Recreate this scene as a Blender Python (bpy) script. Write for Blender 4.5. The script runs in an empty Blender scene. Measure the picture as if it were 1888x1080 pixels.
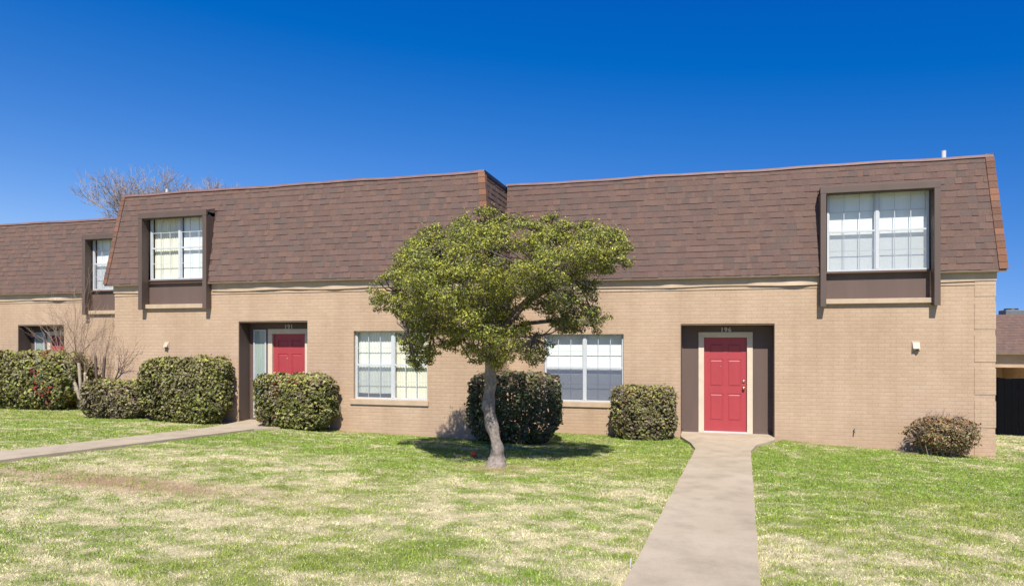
import bpy, math, random
import numpy as np
from mathutils import Vector, Matrix

random.seed(7)
RNG = np.random.default_rng(11)
SC = bpy.context.scene
COL = SC.collection

# ------------------------------------------------------------------ camera
PHI = math.atan(356 / 1280)
cam_d = bpy.data.cameras.new('camera')
cam = bpy.data.objects.new('camera', cam_d)
COL.objects.link(cam)
cam.location = (0, -15.05, 1.96)
cam.rotation_euler = (math.radians(90), 0, PHI)
cam_d.sensor_width = 36
cam_d.lens = 36 * 1280 / 1888
cam_d.shift_y = 88 / 1888
cam_d.clip_start = 0.1
cam_d.clip_end = 3000
SC.camera = cam

# ------------------------------------------------------------------ light
SUN_EL, SUN_AZ = math.radians(51), math.radians(167)     # azimuth clockwise from +Y
world = bpy.data.worlds.new('World')
SC.world = world
world.use_nodes = True
wt = world.node_tree
bg = wt.nodes['Background']
sky = wt.nodes.new('ShaderNodeTexSky')
sky.sky_type = 'NISHITA'
sky.sun_disc = False
sky.sun_elevation = SUN_EL
sky.sun_rotation = SUN_AZ
sky.altitude = 200
sky.air_density = 1.0
sky.dust_density = 0.3
sky.ozone_density = 3.0
hsv = wt.nodes.new('ShaderNodeHueSaturation')
hsv.inputs['Saturation'].default_value = 1.3
hsv.inputs['Value'].default_value = 1.0
# deeper towards the right and near the skyline, as behind a polarised lens in dry winter air
tc = wt.nodes.new('ShaderNodeTexCoord')
sx_ = wt.nodes.new('ShaderNodeSeparateXYZ')
wt.links.new(tc.outputs['Generated'], sx_.inputs[0])


def wmath(op, a, b=None, c=None):
    n = wt.nodes.new('ShaderNodeMath')
    n.operation = op
    for i, v in enumerate((a, b, c)):
        if v is None:
            continue
        if isinstance(v, (int, float)):
            n.inputs[i].default_value = v
        else:
            wt.links.new(v, n.inputs[i])
    return n.outputs[0]


zz = wmath('MAXIMUM', sx_.outputs[2], 0.0)
zz = wmath('ADD', zz, wmath('MULTIPLY_ADD', sx_.outputs[0], 0.115, 0.088))
cx_ = wt.nodes.new('ShaderNodeCombineXYZ')
wt.links.new(sx_.outputs[0], cx_.inputs[0])
wt.links.new(sx_.outputs[1], cx_.inputs[1])
wt.links.new(zz, cx_.inputs[2])
nv = wt.nodes.new('ShaderNodeVectorMath')
nv.operation = 'NORMALIZE'
wt.links.new(cx_.outputs[0], nv.inputs[0])
wt.links.new(nv.outputs[0], sky.inputs[0])
wt.links.new(sky.outputs[0], hsv.inputs['Color'])
vm = wt.nodes.new('ShaderNodeVectorMath')
vm.operation = 'MULTIPLY_ADD'
vm.inputs[1].default_value = (1.25, 1.0, 0.95)
vm.inputs[2].default_value = (-0.50, -0.36, 1.05)
wt.links.new(hsv.outputs[0], vm.inputs[0])
vx = wt.nodes.new('ShaderNodeVectorMath')
vx.operation = 'MAXIMUM'
vx.inputs[1].default_value = (0.005, 0.02, 0.02)
wt.links.new(vm.outputs[0], vx.inputs[0])
wt.links.new(vx.outputs[0], bg.inputs[0])
bg.inputs[1].default_value = 0.085

sd = bpy.data.lights.new('sun', 'SUN')
sd.energy = 4.6
sd.angle = math.radians(0.53)
sd.color = (1.0, 0.935, 0.835)
sun = bpy.data.objects.new('sun', sd)
COL.objects.link(sun)
dirv = Vector((-math.sin(SUN_AZ) * math.cos(SUN_EL), -math.cos(SUN_AZ) * math.cos(SUN_EL), -math.sin(SUN_EL)))
sun.rotation_euler = dirv.to_track_quat('-Z', 'Y').to_euler()
sun.location = (0, -30, 40)

SC.view_settings.view_transform = 'Standard'
SC.view_settings.look = 'None'
SC.view_settings.exposure = 0.55
SC.view_settings.gamma = 1.0
SC.cycles.max_bounces = 8
SC.cycles.transparent_max_bounces = 12


# ------------------------------------------------------------------ materials
def mat(name):
    m = bpy.data.materials.new(name)
    m.use_nodes = True
    return m, m.node_tree, m.node_tree.nodes['Principled BSDF']


def N(t, kind, **kw):
    n = t.nodes.new(kind)
    for k, v in kw.items():
        setattr(n, k, v)
    return n


def ramp(t, src, stops):
    r = N(t, 'ShaderNodeValToRGB')
    e = r.color_ramp.elements
    while len(e) < len(stops):
        e.new(0.5)
    for el, (p, c) in zip(e, stops):
        el.position = p
        el.color = (c[0], c[1], c[2], 1) if hasattr(c, '__len__') else (c, c, c, 1)
    t.links.new(src, r.inputs[0])
    return r.outputs[0]


def noise(t, vec, scale, detail=4, rough=0.55):
    n = N(t, 'ShaderNodeTexNoise')
    n.inputs['Scale'].default_value = scale
    n.inputs['Detail'].default_value = detail
    n.inputs['Roughness'].default_value = rough
    if vec is not None:
        t.links.new(vec, n.inputs['Vector'])
    return n.outputs['Fac']


def mixc(t, fac, a, b, mode='MIX'):
    n = N(t, 'ShaderNodeMix', data_type='RGBA', blend_type=mode)
    for s, v in ((0, fac), (6, a), (7, b)):
        if hasattr(v, 'is_output') or isinstance(v, bpy.types.NodeSocket):
            t.links.new(v, n.inputs[s])
        else:
            n.inputs[s].default_value = v if s == 0 else (v[0], v[1], v[2], 1)
    return n.outputs[2]


def pos(t):
    return N(t, 'ShaderNodeNewGeometry').outputs['Position']


def bump(t, bsdf, height, strength, dist):
    b = N(t, 'ShaderNodeBump')
    b.inputs['Strength'].default_value = strength
    b.inputs['Distance'].default_value = dist
    t.links.new(height, b.inputs['Height'])
    t.links.new(b.outputs[0], bsdf.inputs['Normal'])
    return b


def m_brick():
    m, t, b = mat('painted_brick')
    p = pos(t)
    sep = N(t, 'ShaderNodeSeparateXYZ')
    t.links.new(p, sep.inputs[0])
    add = N(t, 'ShaderNodeMath', operation='ADD')
    t.links.new(sep.outputs[0], add.inputs[0])
    t.links.new(sep.outputs[1], add.inputs[1])
    com = N(t, 'ShaderNodeCombineXYZ')
    t.links.new(add.outputs[0], com.inputs[0])
    t.links.new(sep.outputs[2], com.inputs[1])
    # slight waviness so the joints are not ruled lines
    br = N(t, 'ShaderNodeTexBrick')
    br.offset = 0.5
    br.inputs['Scale'].default_value = 1.0
    br.inputs['Brick Width'].default_value = 0.205
    br.inputs['Row Height'].default_value = 0.0735
    br.inputs['Mortar Size'].default_value = 0.0065
    br.inputs['Mortar Smooth'].default_value = 0.5
    br.inputs['Bias'].default_value = -0.1
    br.inputs['Color1'].default_value = (1, 1, 1, 1)
    br.inputs['Color2'].default_value = (0.93, 0.915, 0.90, 1)
    br.inputs['Mortar'].default_value = (0.91, 0.895, 0.87, 1)
    nw = noise(t, p, 3.0, 3)
    sc = N(t, 'ShaderNodeVectorMath', operation='SCALE')
    cn = N(t, 'ShaderNodeCombineXYZ')
    t.links.new(nw, cn.inputs[1])
    t.links.new(cn.outputs[0], sc.inputs[0])
    sc.inputs['Scale'].default_value = 0.008
    av = N(t, 'ShaderNodeVectorMath', operation='ADD')
    t.links.new(com.outputs[0], av.inputs[0])
    t.links.new(sc.outputs[0], av.inputs[1])
    t.links.new(av.outputs[0], br.inputs['Vector'])
    large = ramp(t, noise(t, p, 0.7, 6, 0.65), [(0.3, (0.440, 0.312, 0.208)), (0.7, (0.512, 0.374, 0.258))])
    fine = ramp(t, noise(t, p, 38, 3), [(0.25, 0.90), (0.75, 1.06)])
    mp = N(t, 'ShaderNodeMapping')
    mp.inputs['Scale'].default_value = (2.2, 2.2, 0.25)
    t.links.new(p, mp.inputs[0])
    runs = ramp(t, noise(t, mp.outputs[0], 1.0, 5, 0.6), [(0.28, (0.90, 0.885, 0.86)), (0.55, (1.02, 1.02, 1.02))])
    large = mixc(t, 1.0, large, runs, 'MULTIPLY')
    c = mixc(t, 1.0, large, br.outputs['Color'], 'MULTIPLY')
    c = mixc(t, 1.0, c, fine, 'MULTIPLY')
    # dirty, splashed band just above the soil
    mr = N(t, 'ShaderNodeMapRange')
    mr.inputs[1].default_value = -0.25
    mr.inputs[2].default_value = 0.45
    mr.inputs[3].default_value = 1.0
    mr.inputs[4].default_value = 0.0
    t.links.new(sep.outputs[2], mr.inputs[0])
    nn = ramp(t, noise(t, p, 5, 4), [(0.35, 0.0), (0.7, 1.0)])
    mm = N(t, 'ShaderNodeMath', operation='MULTIPLY')
    t.links.new(mr.outputs[0], mm.inputs[0])
    t.links.new(nn, mm.inputs[1])
    c = mixc(t, mm.outputs[0], c, (0.40, 0.27, 0.19))
    t.links.new(c, b.inputs['Base Color'])
    b.inputs['Roughness'].default_value = 0.75
    h = N(t, 'ShaderNodeMath', operation='SUBTRACT')
    h.inputs[0].default_value = 1.0
    t.links.new(br.outputs['Fac'], h.inputs[1])
    h2 = N(t, 'ShaderNodeMath', operation='MULTIPLY_ADD')
    h2.inputs[1].default_value = 0.35
    t.links.new(noise(t, p, 25, 4), h2.inputs[0])
    t.links.new(h.outputs[0], h2.inputs[2])
    bump(t, b, h2.outputs[0], 0.55, 0.005)
    return m


def m_attr(name, rough=0.8, fine=60, amt=0.25, transl=0.0, bumpd=0.0, spec=0.3):
    m, t, b = mat(name)
    a = N(t, 'ShaderNodeAttribute', attribute_name='tint')
    col = a.outputs['Color']
    if amt:
        f = ramp(t, noise(t, pos(t), fine, 2), [(0.3, 1 - amt), (0.7, 1 + amt)])
        col = mixc(t, 1.0, col, f, 'MULTIPLY')
    t.links.new(col, b.inputs['Base Color'])
    b.inputs['Roughness'].default_value = rough
    b.inputs['Specular IOR Level'].default_value = spec
    if bumpd:
        bump(t, b, noise(t, pos(t), fine * 2, 2), 0.6, bumpd)
    if transl:
        tr = N(t, 'ShaderNodeBsdfTranslucent')
        t.links.new(col, tr.inputs[0])
        mx = N(t, 'ShaderNodeMixShader')
        mx.inputs[0].default_value = transl
        t.links.new(b.outputs[0], mx.inputs[1])
        t.links.new(tr.outputs[0], mx.inputs[2])
        t.links.new(mx.outputs[0], t.nodes['Material Output'].inputs[0])
    return m


def m_plain(name, c, rough=0.6, var=0.12, scale=6, metal=0.0, bumpd=0.0, spec=0.5, stretch=None):
    m, t, b = mat(name)
    p = pos(t)
    if stretch:
        mp = N(t, 'ShaderNodeMapping')
        mp.inputs['Scale'].default_value = stretch
        t.links.new(p, mp.inputs[0])
        p = mp.outputs[0]
    f = ramp(t, noise(t, p, scale, 5, 0.6), [(0.3, tuple(x * (1 - var) for x in c)), (0.7, tuple(x * (1 + var) for x in c))])
    t.links.new(f, b.inputs['Base Color'])
    b.inputs['Roughness'].default_value = rough
    b.inputs['Metallic'].default_value = metal
    b.inputs['Specular IOR Level'].default_value = spec
    if bumpd:
        bump(t, b, noise(t, p, scale * 6, 4), 0.5, bumpd)
    return m


def m_glass():
    m = bpy.data.materials.new('window_glass')
    m.use_nodes = True
    t = m.node_tree
    t.nodes.remove(t.nodes['Principled BSDF'])
    tr = N(t, 'ShaderNodeBsdfTransparent')
    tr.inputs[0].default_value = (0.93, 0.96, 0.95, 1)
    gl = N(t, 'ShaderNodeBsdfGlossy')
    gl.inputs['Roughness'].default_value = 0.02
    lw = N(t, 'ShaderNodeLayerWeight')
    lw.inputs[0].default_value = 0.5
    pw = N(t, 'ShaderNodeMath', operation='POWER')
    t.links.new(lw.outputs['Facing'], pw.inputs[0])
    pw.inputs[1].default_value = 4.0
    fr = N(t, 'ShaderNodeMath', operation='MULTIPLY_ADD')
    t.links.new(pw.outputs[0], fr.inputs[0])
    fr.inputs[1].default_value = 0.7
    fr.inputs[2].default_value = 0.05
    mx = N(t, 'ShaderNodeMixShader')
    t.links.new(fr.outputs[0], mx.inputs[0])
    t.links.new(tr.outputs[0], mx.inputs[1])
    t.links.new(gl.outputs[0], mx.inputs[2])
    t.links.new(mx.outputs[0], t.nodes['Material Output'].inputs[0])
    return m


def m_screen(name, c, fac):
    m = bpy.data.materials.new(name)
    m.use_nodes = True
    t = m.node_tree
    b = t.nodes['Principled BSDF']
    b.inputs['Base Color'].default_value = (*c, 1)
    b.inputs['Roughness'].default_value = 0.7
    tr = N(t, 'ShaderNodeBsdfTransparent')
    mx = N(t, 'ShaderNodeMixShader')
    mx.inputs[0].default_value = fac
    t.links.new(tr.outputs[0], mx.inputs[1])
    t.links.new(b.outputs[0], mx.inputs[2])
    t.links.new(mx.outputs[0], t.nodes['Material Output'].inputs[0])
    return m


def m_ground():
    m, t, b = mat('lawn_soil')
    a = N(t, 'ShaderNodeAttribute', attribute_name='tint')
    p = pos(t)
    f = ramp(t, noise(t, p, 30, 5, 0.7), [(0.3, 0.55), (0.7, 1.25)])
    c = mixc(t, 1.0, a.outputs['Color'], f, 'MULTIPLY')
    t.links.new(c, b.inputs['Base Color'])
    b.inputs['Roughness'].default_value = 0.95
    b.inputs['Specular IOR Level'].default_value = 0.1
    bump(t, b, noise(t, p, 45, 5, 0.7), 0.9, 0.02)
    return m


def m_concrete():
    m, t, b = mat('path_concrete')
    p = pos(t)
    big = ramp(t, noise(t, p, 0.8, 6, 0.65), [(0.3, (0.400, 0.330, 0.230)), (0.7, (0.490, 0.412, 0.300))])
    st = ramp(t, noise(t, p, 2.6, 5, 0.6), [(0.32, 0.80), (0.55, 1.0)])
    fine = ramp(t, noise(t, p, 60, 4, 0.7), [(0.3, 0.90), (0.7, 1.06)])
    c = mixc(t, 1.0, big, st, 'MULTIPLY')
    c = mixc(t, 1.0, c, fine, 'MULTIPLY')
    t.links.new(c, b.inputs['Base Color'])
    b.inputs['Roughness'].default_value = 0.85
    bump(t, b, noise(t, p, 90, 4), 0.5, 0.003)
    return m


def m_blade():
    m, t, b = mat('grass_blade')
    a = N(t, 'ShaderNodeAttribute', attribute_name='tint')
    g = N(t, 'ShaderNodeNewGeometry')
    s = N(t, 'ShaderNodeVectorMath', operation='SCALE')
    s.inputs['Scale'].default_value = 0.45
    t.links.new(g.outputs['Normal'], s.inputs[0])
    ad = N(t, 'ShaderNodeVectorMath', operation='ADD')
    ad.inputs[1].default_value = (0, -0.1, 1)
    t.links.new(s.outputs[0], ad.inputs[0])
    nm = N(t, 'ShaderNodeVectorMath', operation='NORMALIZE')
    t.links.new(ad.outputs[0], nm.inputs[0])
    t.links.new(a.outputs['Color'], b.inputs['Base Color'])
    b.inputs['Roughness'].default_value = 0.6
    b.inputs['Specular IOR Level'].default_value = 0.2
    t.links.new(nm.outputs[0], b.inputs['Normal'])
    tr = N(t, 'ShaderNodeBsdfTranslucent')
    t.links.new(a.outputs['Color'], tr.inputs[0])
    mx = N(t, 'ShaderNodeMixShader')
    mx.inputs[0].default_value = 0.3
    t.links.new(b.outputs[0], mx.inputs[1])
    t.links.new(tr.outputs[0], mx.inputs[2])
    t.links.new(mx.outputs[0], t.nodes['Material Output'].inputs[0])
    return m


M = dict(
    brick=m_brick(),
    shingle=m_attr('shingle_granules', 0.92, 70, 0.22, bumpd=0.003, spec=0.2),
    leaf=m_attr('leaf', 0.5, 20, 0.12, transl=0.14, spec=0.45),
    blade=m_blade(),
    bark=m_attr('bark', 0.9, 24, 0.28, bumpd=0.01, spec=0.2),
    twig=m_plain('twig_bark', (0.27, 0.21, 0.17), 0.85, 0.25, 9),
    brown=m_plain('brown_paint', (0.105, 0.073, 0.059), 0.6, 0.10, 4, stretch=(1, 1, 0.2), bumpd=0.002),
    panelb=m_plain('panel_paint', (0.118, 0.079, 0.064), 0.65, 0.10, 3, stretch=(1, 1, 0.2), bumpd=0.002),
    cream=m_plain('cream_paint', (0.62, 0.52, 0.40), 0.55, 0.07, 7, bumpd=0.002),
    tantrim=m_plain('tan_trim_paint', (0.48, 0.365, 0.25), 0.65, 0.10, 5, bumpd=0.004),
    soffit=m_plain('soffit_paint', (0.16, 0.11, 0.08), 0.7, 0.15, 6),
    red=m_plain('red_door_paint', (0.37, 0.046, 0.054), 0.5, 0.06, 5, stretch=(1, 1, 0.3)),
    white=m_plain('white_window_frame', (0.52, 0.55, 0.57), 0.4, 0.06, 12),
    blind=m_plain('white_blind', (0.86, 0.87, 0.87), 0.7, 0.03, 2),
    creamblind=m_plain('cream_curtain', (0.78, 0.74, 0.61), 0.8, 0.08, 2, stretch=(4, 4, 0.6)),
    blindL=m_plain('pale_blind', (0.79, 0.80, 0.72), 0.8, 0.05, 2, stretch=(4, 4, 0.6)),
    cap=m_plain('roof_edge_metal', (0.23, 0.135, 0.115), 0.5, 0.15, 5),
    darkcap=m_plain('dark_flashing', (0.018, 0.018, 0.022), 0.5, 0.2, 5),
    black=m_plain('black_fence_paint', (0.0022, 0.0026, 0.004), 0.9, 0.2, 3, spec=0.1),
    pvc=m_plain('white_pvc', (0.55, 0.56, 0.57), 0.4, 0.05, 10),
    vent=m_plain('vent_plastic', (0.50, 0.40, 0.29), 0.5, 0.06, 20),
    brass=m_plain('worn_brass', (0.70, 0.52, 0.28), 0.3, 0.1, 30, metal=0.9),
    silver=m_plain('number_metal', (0.60, 0.57, 0.52), 0.45, 0.05, 30),
    glass=m_glass(),
    screen=m_screen('insect_screen', (0.30, 0.33, 0.38), 0.34),
    darkscreen=m_screen('dark_insect_screen', (0.10, 0.12, 0.18), 0.66),
    soil=m_ground(),
    concrete=m_concrete(),
    flat=m_plain('flat_roof_gravel', (0.30, 0.28, 0.26), 0.9, 0.2, 20),
    acmetal=m_plain('galvanised_casing', (0.14, 0.16, 0.17), 0.6, 0.1, 6, metal=0.2),
    ball=m_plain('red_rubber', (0.40, 0.04, 0.015), 0.5, 0.1, 9),
    berry=m_plain('red_berry', (0.50, 0.02, 0.03), 0.35, 0.2, 40),
)


# ------------------------------------------------------------------ mesh tools
class MB:
    def __init__(s):
        s.v, s.f, s.c = [], [], []

    def quad(s, a, b, c, d, col=None):
        n = len(s.v)
        s.v += [a, b, c, d]
        s.f.append((n, n + 1, n + 2, n + 3))
        s.c += [col or (1, 1, 1)] * 4

    def poly(s, pts, col=None):
        n = len(s.v)
        s.v += list(pts)
        s.f.append(tuple(range(n, n + len(pts))))
        s.c += [col or (1, 1, 1)] * len(pts)

    def box(s, x0, x1, y0, y1, z0, z1, col=None):
        n = len(s.v)
        s.v += [(x0, y0, z0), (x1, y0, z0), (x1, y1, z0), (x0, y1, z0), (x0, y0, z1), (x1, y0, z1), (x1, y1, z1), (x0, y1, z1)]
        s.f += [tuple(n + i for i in q) for q in ((0, 3, 2, 1), (4, 5, 6, 7), (0, 1, 5, 4), (1, 2, 6, 5), (2, 3, 7, 6), (3, 0, 4, 7))]
        s.c += [col or (1, 1, 1)] * 8

    def hull8(s, bottom, top):
        n = len(s.v)
        s.v += list(bottom) + list(top)
        s.f += [tuple(n + i for i in q) for q in ((0, 3, 2, 1), (4, 5, 6, 7), (0, 1, 5, 4), (1, 2, 6, 5), (2, 3, 7, 6), (3, 0, 4, 7))]
        s.c += [(1, 1, 1)] * 8

    def tube(s, pts, rads, sides=6, col=None, cap=True):
        n0 = len(s.v)
        k = len(pts)
        P = [Vector(p) for p in pts]
        up = Vector((0.31, 0.17, 0.93)).normalized()
        prev = None
        for i in range(k):
            d = (P[min(i + 1, k - 1)] - P[max(i - 1, 0)])
            d = d.normalized() if d.length > 1e-9 else Vector((0, 0, 1))
            a = prev if prev is not None else d.cross(up)
            a = (a - d * a.dot(d))
            if a.length < 1e-4:
                a = d.cross(Vector((1, 0, 0)))
            a.normalize()
            prev = a
            b = d.cross(a)
            for j in range(sides):
                th = 2 * math.pi * j / sides
                q = P[i] + (a * math.cos(th) + b * math.sin(th)) * rads[i]
                s.v.append(tuple(q))
                s.c.append(col or (1, 1, 1))
        for i in range(k - 1):
            for j in range(sides):
                j2 = (j + 1) % sides
                s.f.append((n0 + i * sides + j, n0 + i * sides + j2, n0 + (i + 1) * sides + j2, n0 + (i + 1) * sides + j))
        if cap:
            s.f.append(tuple(n0 + (k - 1) * sides + j for j in range(sides)))
            s.f.append(tuple(n0 + sides - 1 - j for j in range(sides)))

    def build(s, name, material, parent=None, bevel=0, smooth=False, origin=None):
        me = bpy.data.meshes.new(name)
        v = s.v
        off = (0, 0, 0)
        if parent is not None:
            off = tuple(WORLD[parent.name])
        if origin is not None and parent is None:
            off = origin
        if off != (0, 0, 0):
            v = [(a - off[0], b - off[1], c - off[2]) for a, b, c in v]
        me.from_pydata(v, [], s.f)
        ca = me.color_attributes.new('tint', 'FLOAT_COLOR', 'POINT')
        ca.data.foreach_set('color', [x for c in s.c for x in (c[0], c[1], c[2], 1.0)])
        me.materials.append(material)
        if smooth:
            me.polygons.foreach_set('use_smooth', [True] * len(me.polygons))
        me.update()
        o = bpy.data.objects.new(name, me)
        COL.objects.link(o)
        if parent is not None:
            o.parent = parent
            WORLD[o.name] = off
        else:
            o.location = off
            WORLD[o.name] = off
        if bevel:
            md = o.modifiers.new('bevel', 'BEVEL')
            md.width = bevel
            md.segments = 2
            md.limit_method = 'ANGLE'
        return o


WORLD = {}


def thing(name, loc, label, cat, group=None):
    o = bpy.data.objects.new(name, None)
    o.empty_display_size = 0.3
    COL.objects.link(o)
    o.location = loc
    WORLD[o.name] = loc
    tag(o, label, cat, group)
    return o


def tag(o, label, cat, group=None):
    o['label'] = label
    o['category'] = cat
    if group:
        o['group'] = group
    return o


def fast_mesh(name, verts, faces_n, nper, cols, material, parent=None):
    """verts (V,3) laid out so that each face uses nper consecutive vertices listed in faces_n (F,nper)"""
    off = np.array(WORLD[parent.name] if parent is not None else (0, 0, 0), dtype=np.float32)
    me = bpy.data.meshes.new(name)
    V, Fn = len(verts), len(faces_n)
    me.vertices.add(V)
    me.vertices.foreach_set('co', (verts - off).astype(np.float32).ravel())
    me.loops.add(Fn * nper)
    me.loops.foreach_set('vertex_index', faces_n.astype(np.int32).ravel())
    me.polygons.add(Fn)
    me.polygons.foreach_set('loop_start', np.arange(0, Fn * nper, nper, dtype=np.int32))
    me.update(calc_edges=True)
    ca = me.color_attributes.new('tint', 'FLOAT_COLOR', 'POINT')
    c4 = np.ones((V, 4), dtype=np.float32)
    c4[:, :3] = cols
    ca.data.foreach_set('color', c4.ravel())
    me.materials.append(material)
    o = bpy.data.objects.new(name, me)
    COL.objects.link(o)
    if parent is not None:
        o.parent = parent
    WORLD[o.name] = tuple(off)
    return o


def leaves(name, C, Nn, size, col, material, parent, aspect=0.5, fold=0.25):
    """one folded diamond leaf per centre"""
    n = len(C)
    Nn = Nn / np.maximum(np.linalg.norm(Nn, axis=1, keepdims=True), 1e-6)
    r = RNG.normal(size=(n, 3))
    T = np.cross(Nn, r)
    T /= np.maximum(np.linalg.norm(T, axis=1, keepdims=True), 1e-6)
    B = np.cross(Nn, T)
    s = size[:, None]
    v = np.empty((n, 4, 3), dtype=np.float32)
    v[:, 0] = C - T * s
    v[:, 1] = C + B * s * aspect + Nn * s * fold
    v[:, 2] = C + T * s
    v[:, 3] = C - B * s * aspect + Nn * s * fold
    idx = np.arange(n)[:, None] * 4
    f = np.concatenate([idx + np.array([[0, 1, 2]]), idx + np.array([[0, 2, 3]])], axis=0)
    return fast_mesh(name, v.reshape(-1, 3), f, 3, np.repeat(col, 4, axis=0), material, parent)


# value noise
_L = RNG.random((256, 256))


def vnoise(x, y, sc):
    x = np.asarray(x) * sc + 57.3
    y = np.asarray(y) * sc + 91.7
    xi, yi = np.floor(x).astype(int), np.floor(y).astype(int)
    fx, fy = x - xi, y - yi
    fx, fy = fx * fx * (3 - 2 * fx), fy * fy * (3 - 2 * fy)
    g = lambda a, b: _L[a % 256, b % 256]
    return (g(xi, yi) * (1 - fx) * (1 - fy) + g(xi + 1, yi) * fx * (1 - fy) + g(xi, yi + 1) * (1 - fx) * fy + g(xi + 1, yi + 1) * fx * fy)


def fbm(x, y, sc, o=4):
    r, a, t = 0, 1, 0
    for i in range(o):
        r = r + vnoise(x + 13.1 * i, y - 7.7 * i, sc * 2 ** i) * a
        t += a
        a *= 0.55
    return r / t


def sstep(a, b, x):
    t = np.clip((np.asarray(x) - a) / (b - a), 0, 1)
    return t * t * (3 - 2 * t)


# ------------------------------------------------------------------ ground shape
GX = [-60, -20, -14, -10.5, -9, -7.5, -4.5, -1, 0.5, 2, 5, 9, 60]
GZ = [0.1, 0.14, 0.15, 0.12, 0.07, 0.02, -0.05, -0.10, -0.07, -0.11, -0.21, -0.30, -0.5]


def gz(x, y):
    x = np.asarray(x, dtype=float)
    y = np.asarray(y, dtype=float)
    base = np.interp(x, GX, GZ)
    front = 0.024 * np.clip(-y - 1.6, 0, 30) * (1 - sstep(-30, -60, y) * 0)
    back = -0.075 * np.clip(y - 4, 0, 14)
    return base + front + back + (fbm(x, y, 0.5, 3) - 0.5) * 0.05 * sstep(0.3, 1.5, np.abs(y + 0.2) + 0.3)


# path outlines: (Y, x_left, x_right)
PATH_R = [(0.41, -0.495, 1.364), (0.0, -0.495, 1.364), (-0.35, -0.47, 1.33), (-1.05, -0.28, 0.95), (-1.75, -0.17, 0.80), (-9.83, -0.60, 0.385), (-15.5, -0.90, 0.09)]
PATH_L = [(-1.19, -10.149, -8.391), (-1.6, -10.149, -8.391), (-2.0, -10.10, -8.45), (-2.7, -10.03, -8.95), (-7.1, -10.55, -9.62), (-15.5, -11.5, -10.6)]


def path_x(path, y):
    ys = [p[0] for p in path][::-1]
    return (np.interp(y, ys, [p[1] for p in path][::-1]), np.interp(y, ys, [p[2] for p in path][::-1]))


def path_z(path, x, y):
    if path is PATH_R:
        return np.interp(y, [-15, -9.8, -1.8, 0.0, 0.42], [0.24, 0.12, -0.035, -0.005, 0.006])
    return np.interp(y, [-15, -7, -2.6, -1.6, -1.19], [0.42, 0.255, 0.145, 0.14, 0.146])


def dryness(x, y):
    n1 = fbm(x, y * 1.5, 0.55, 3)
    n2 = fbm(x + 31, y * 1.7 + 5, 2.2, 4)
    n3 = fbm(x - 9, y * 1.4 + 2, 7.0, 2)
    left = sstep(-4.0, -6.6, y) * 0.47 + sstep(-2.0, -2.4, y) * 0.10
    right = sstep(-5.6, -8.2, y) * 0.50 + 0.10
    w = sstep(0.2, 1.2, x)
    z = left * (1 - w) + right * w
    z = z - 0.16 * sstep(-8.2, -11.5, y) * (1 - w)
    near = sstep(-0.2, 2.2, y) * 0.6
    z = z + near
    farleft = sstep(-9.0, -10.5, x) * sstep(-5, -3.5, y) * 0.15
    d = z + farleft + (n1 - 0.5) * 0.9 + (n2 - 0.5) * 1.5 + (n3 - 0.5) * 1.3
    return np.clip(d, 0, 1)


def bare(x, y):
    e = np.exp(-(((x + 7.2) / 1.9) ** 2 + ((y + 7.9) / 0.45) ** 2))
    wy = np.where(x > -4.3, 0.0, np.where(x > -13.6, -1.6, 0.12))
    wl = 0.75 * sstep(0.55, 0.05, wy - y) * (wy > y) * sstep(0.3, 0.65, fbm(x + 8, y, 2.0, 3))
    tr = np.exp(-(((x + 3.1) / 0.5) ** 2 + ((y + 4.85) / 0.38) ** 2)) * 0.8
    return np.clip(e * (0.55 + fbm(x, y, 2.5, 3) * 0.9) + tr + wl, 0, 1)


def lin(a, b, s):
    return list(np.arange(a, b, s))


def build_ground():
    xs = [-900, -400, -150, -60, -40] + lin(-28, 14, 0.12) + [14, 20, 30, 60, 150, 400, 900]
    ys = [-900, -300, -80, -40, -25] + lin(-17, 9, 0.12) + [9, 11, 14, 18, 25, 40, 80, 200, 500, 1200]
    X, Y = np.meshgrid(xs, ys)
    Z = gz(X, Y)
    for P in (PATH_L, PATH_R):
        xl, xr = path_x(P, Y)
        ins = (X > xl - 0.06) & (X < xr + 0.06) & (Y > -15.6) & (Y < P[0][0] + 0.5)
        pz = path_z(P, X, Y)
        Z = np.where(ins, np.minimum(Z, pz - 0.06), Z)
        near = (X > xl - 0.9) & (X < xr + 0.9) & (Y > -15.6) & (Y < P[0][0] - 0.3) & ~ins
        dist = np.where(X < xl, xl - X, X - xr)
        wgt = np.clip(1 - dist / 0.9, 0, 1)
        Z = np.where(near, Z * (1 - wgt) + (pz - 0.03) * wgt, Z)
    d = dryness(X, Y)[..., None]
    br = bare(X, Y)[..., None]
    col = np.array([0.15, 0.20, 0.04]) * (1 - d) + np.array([0.60, 0.52, 0.32]) * d
    col = col * (1 - br) + np.array([0.40, 0.27, 0.165]) * br
    ny, nx = X.shape
    V = np.stack([X, Y, Z], -1).reshape(-1, 3)
    i = np.arange(ny - 1)[:, None] * nx + np.arange(nx - 1)[None, :]
    f = np.stack([i, i + 1, i + nx + 1, i + nx], -1).reshape(-1, 4)
    o = fast_mesh('lawn_ground', V, f, 4, col.reshape(-1, 3), M['soil'])
    o['kind'] = 'structure'
    return xs, ys, Z


GXS, GYS, GZZ = build_ground()
GXS, GYS = np.array(GXS), np.array(GYS)


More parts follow.
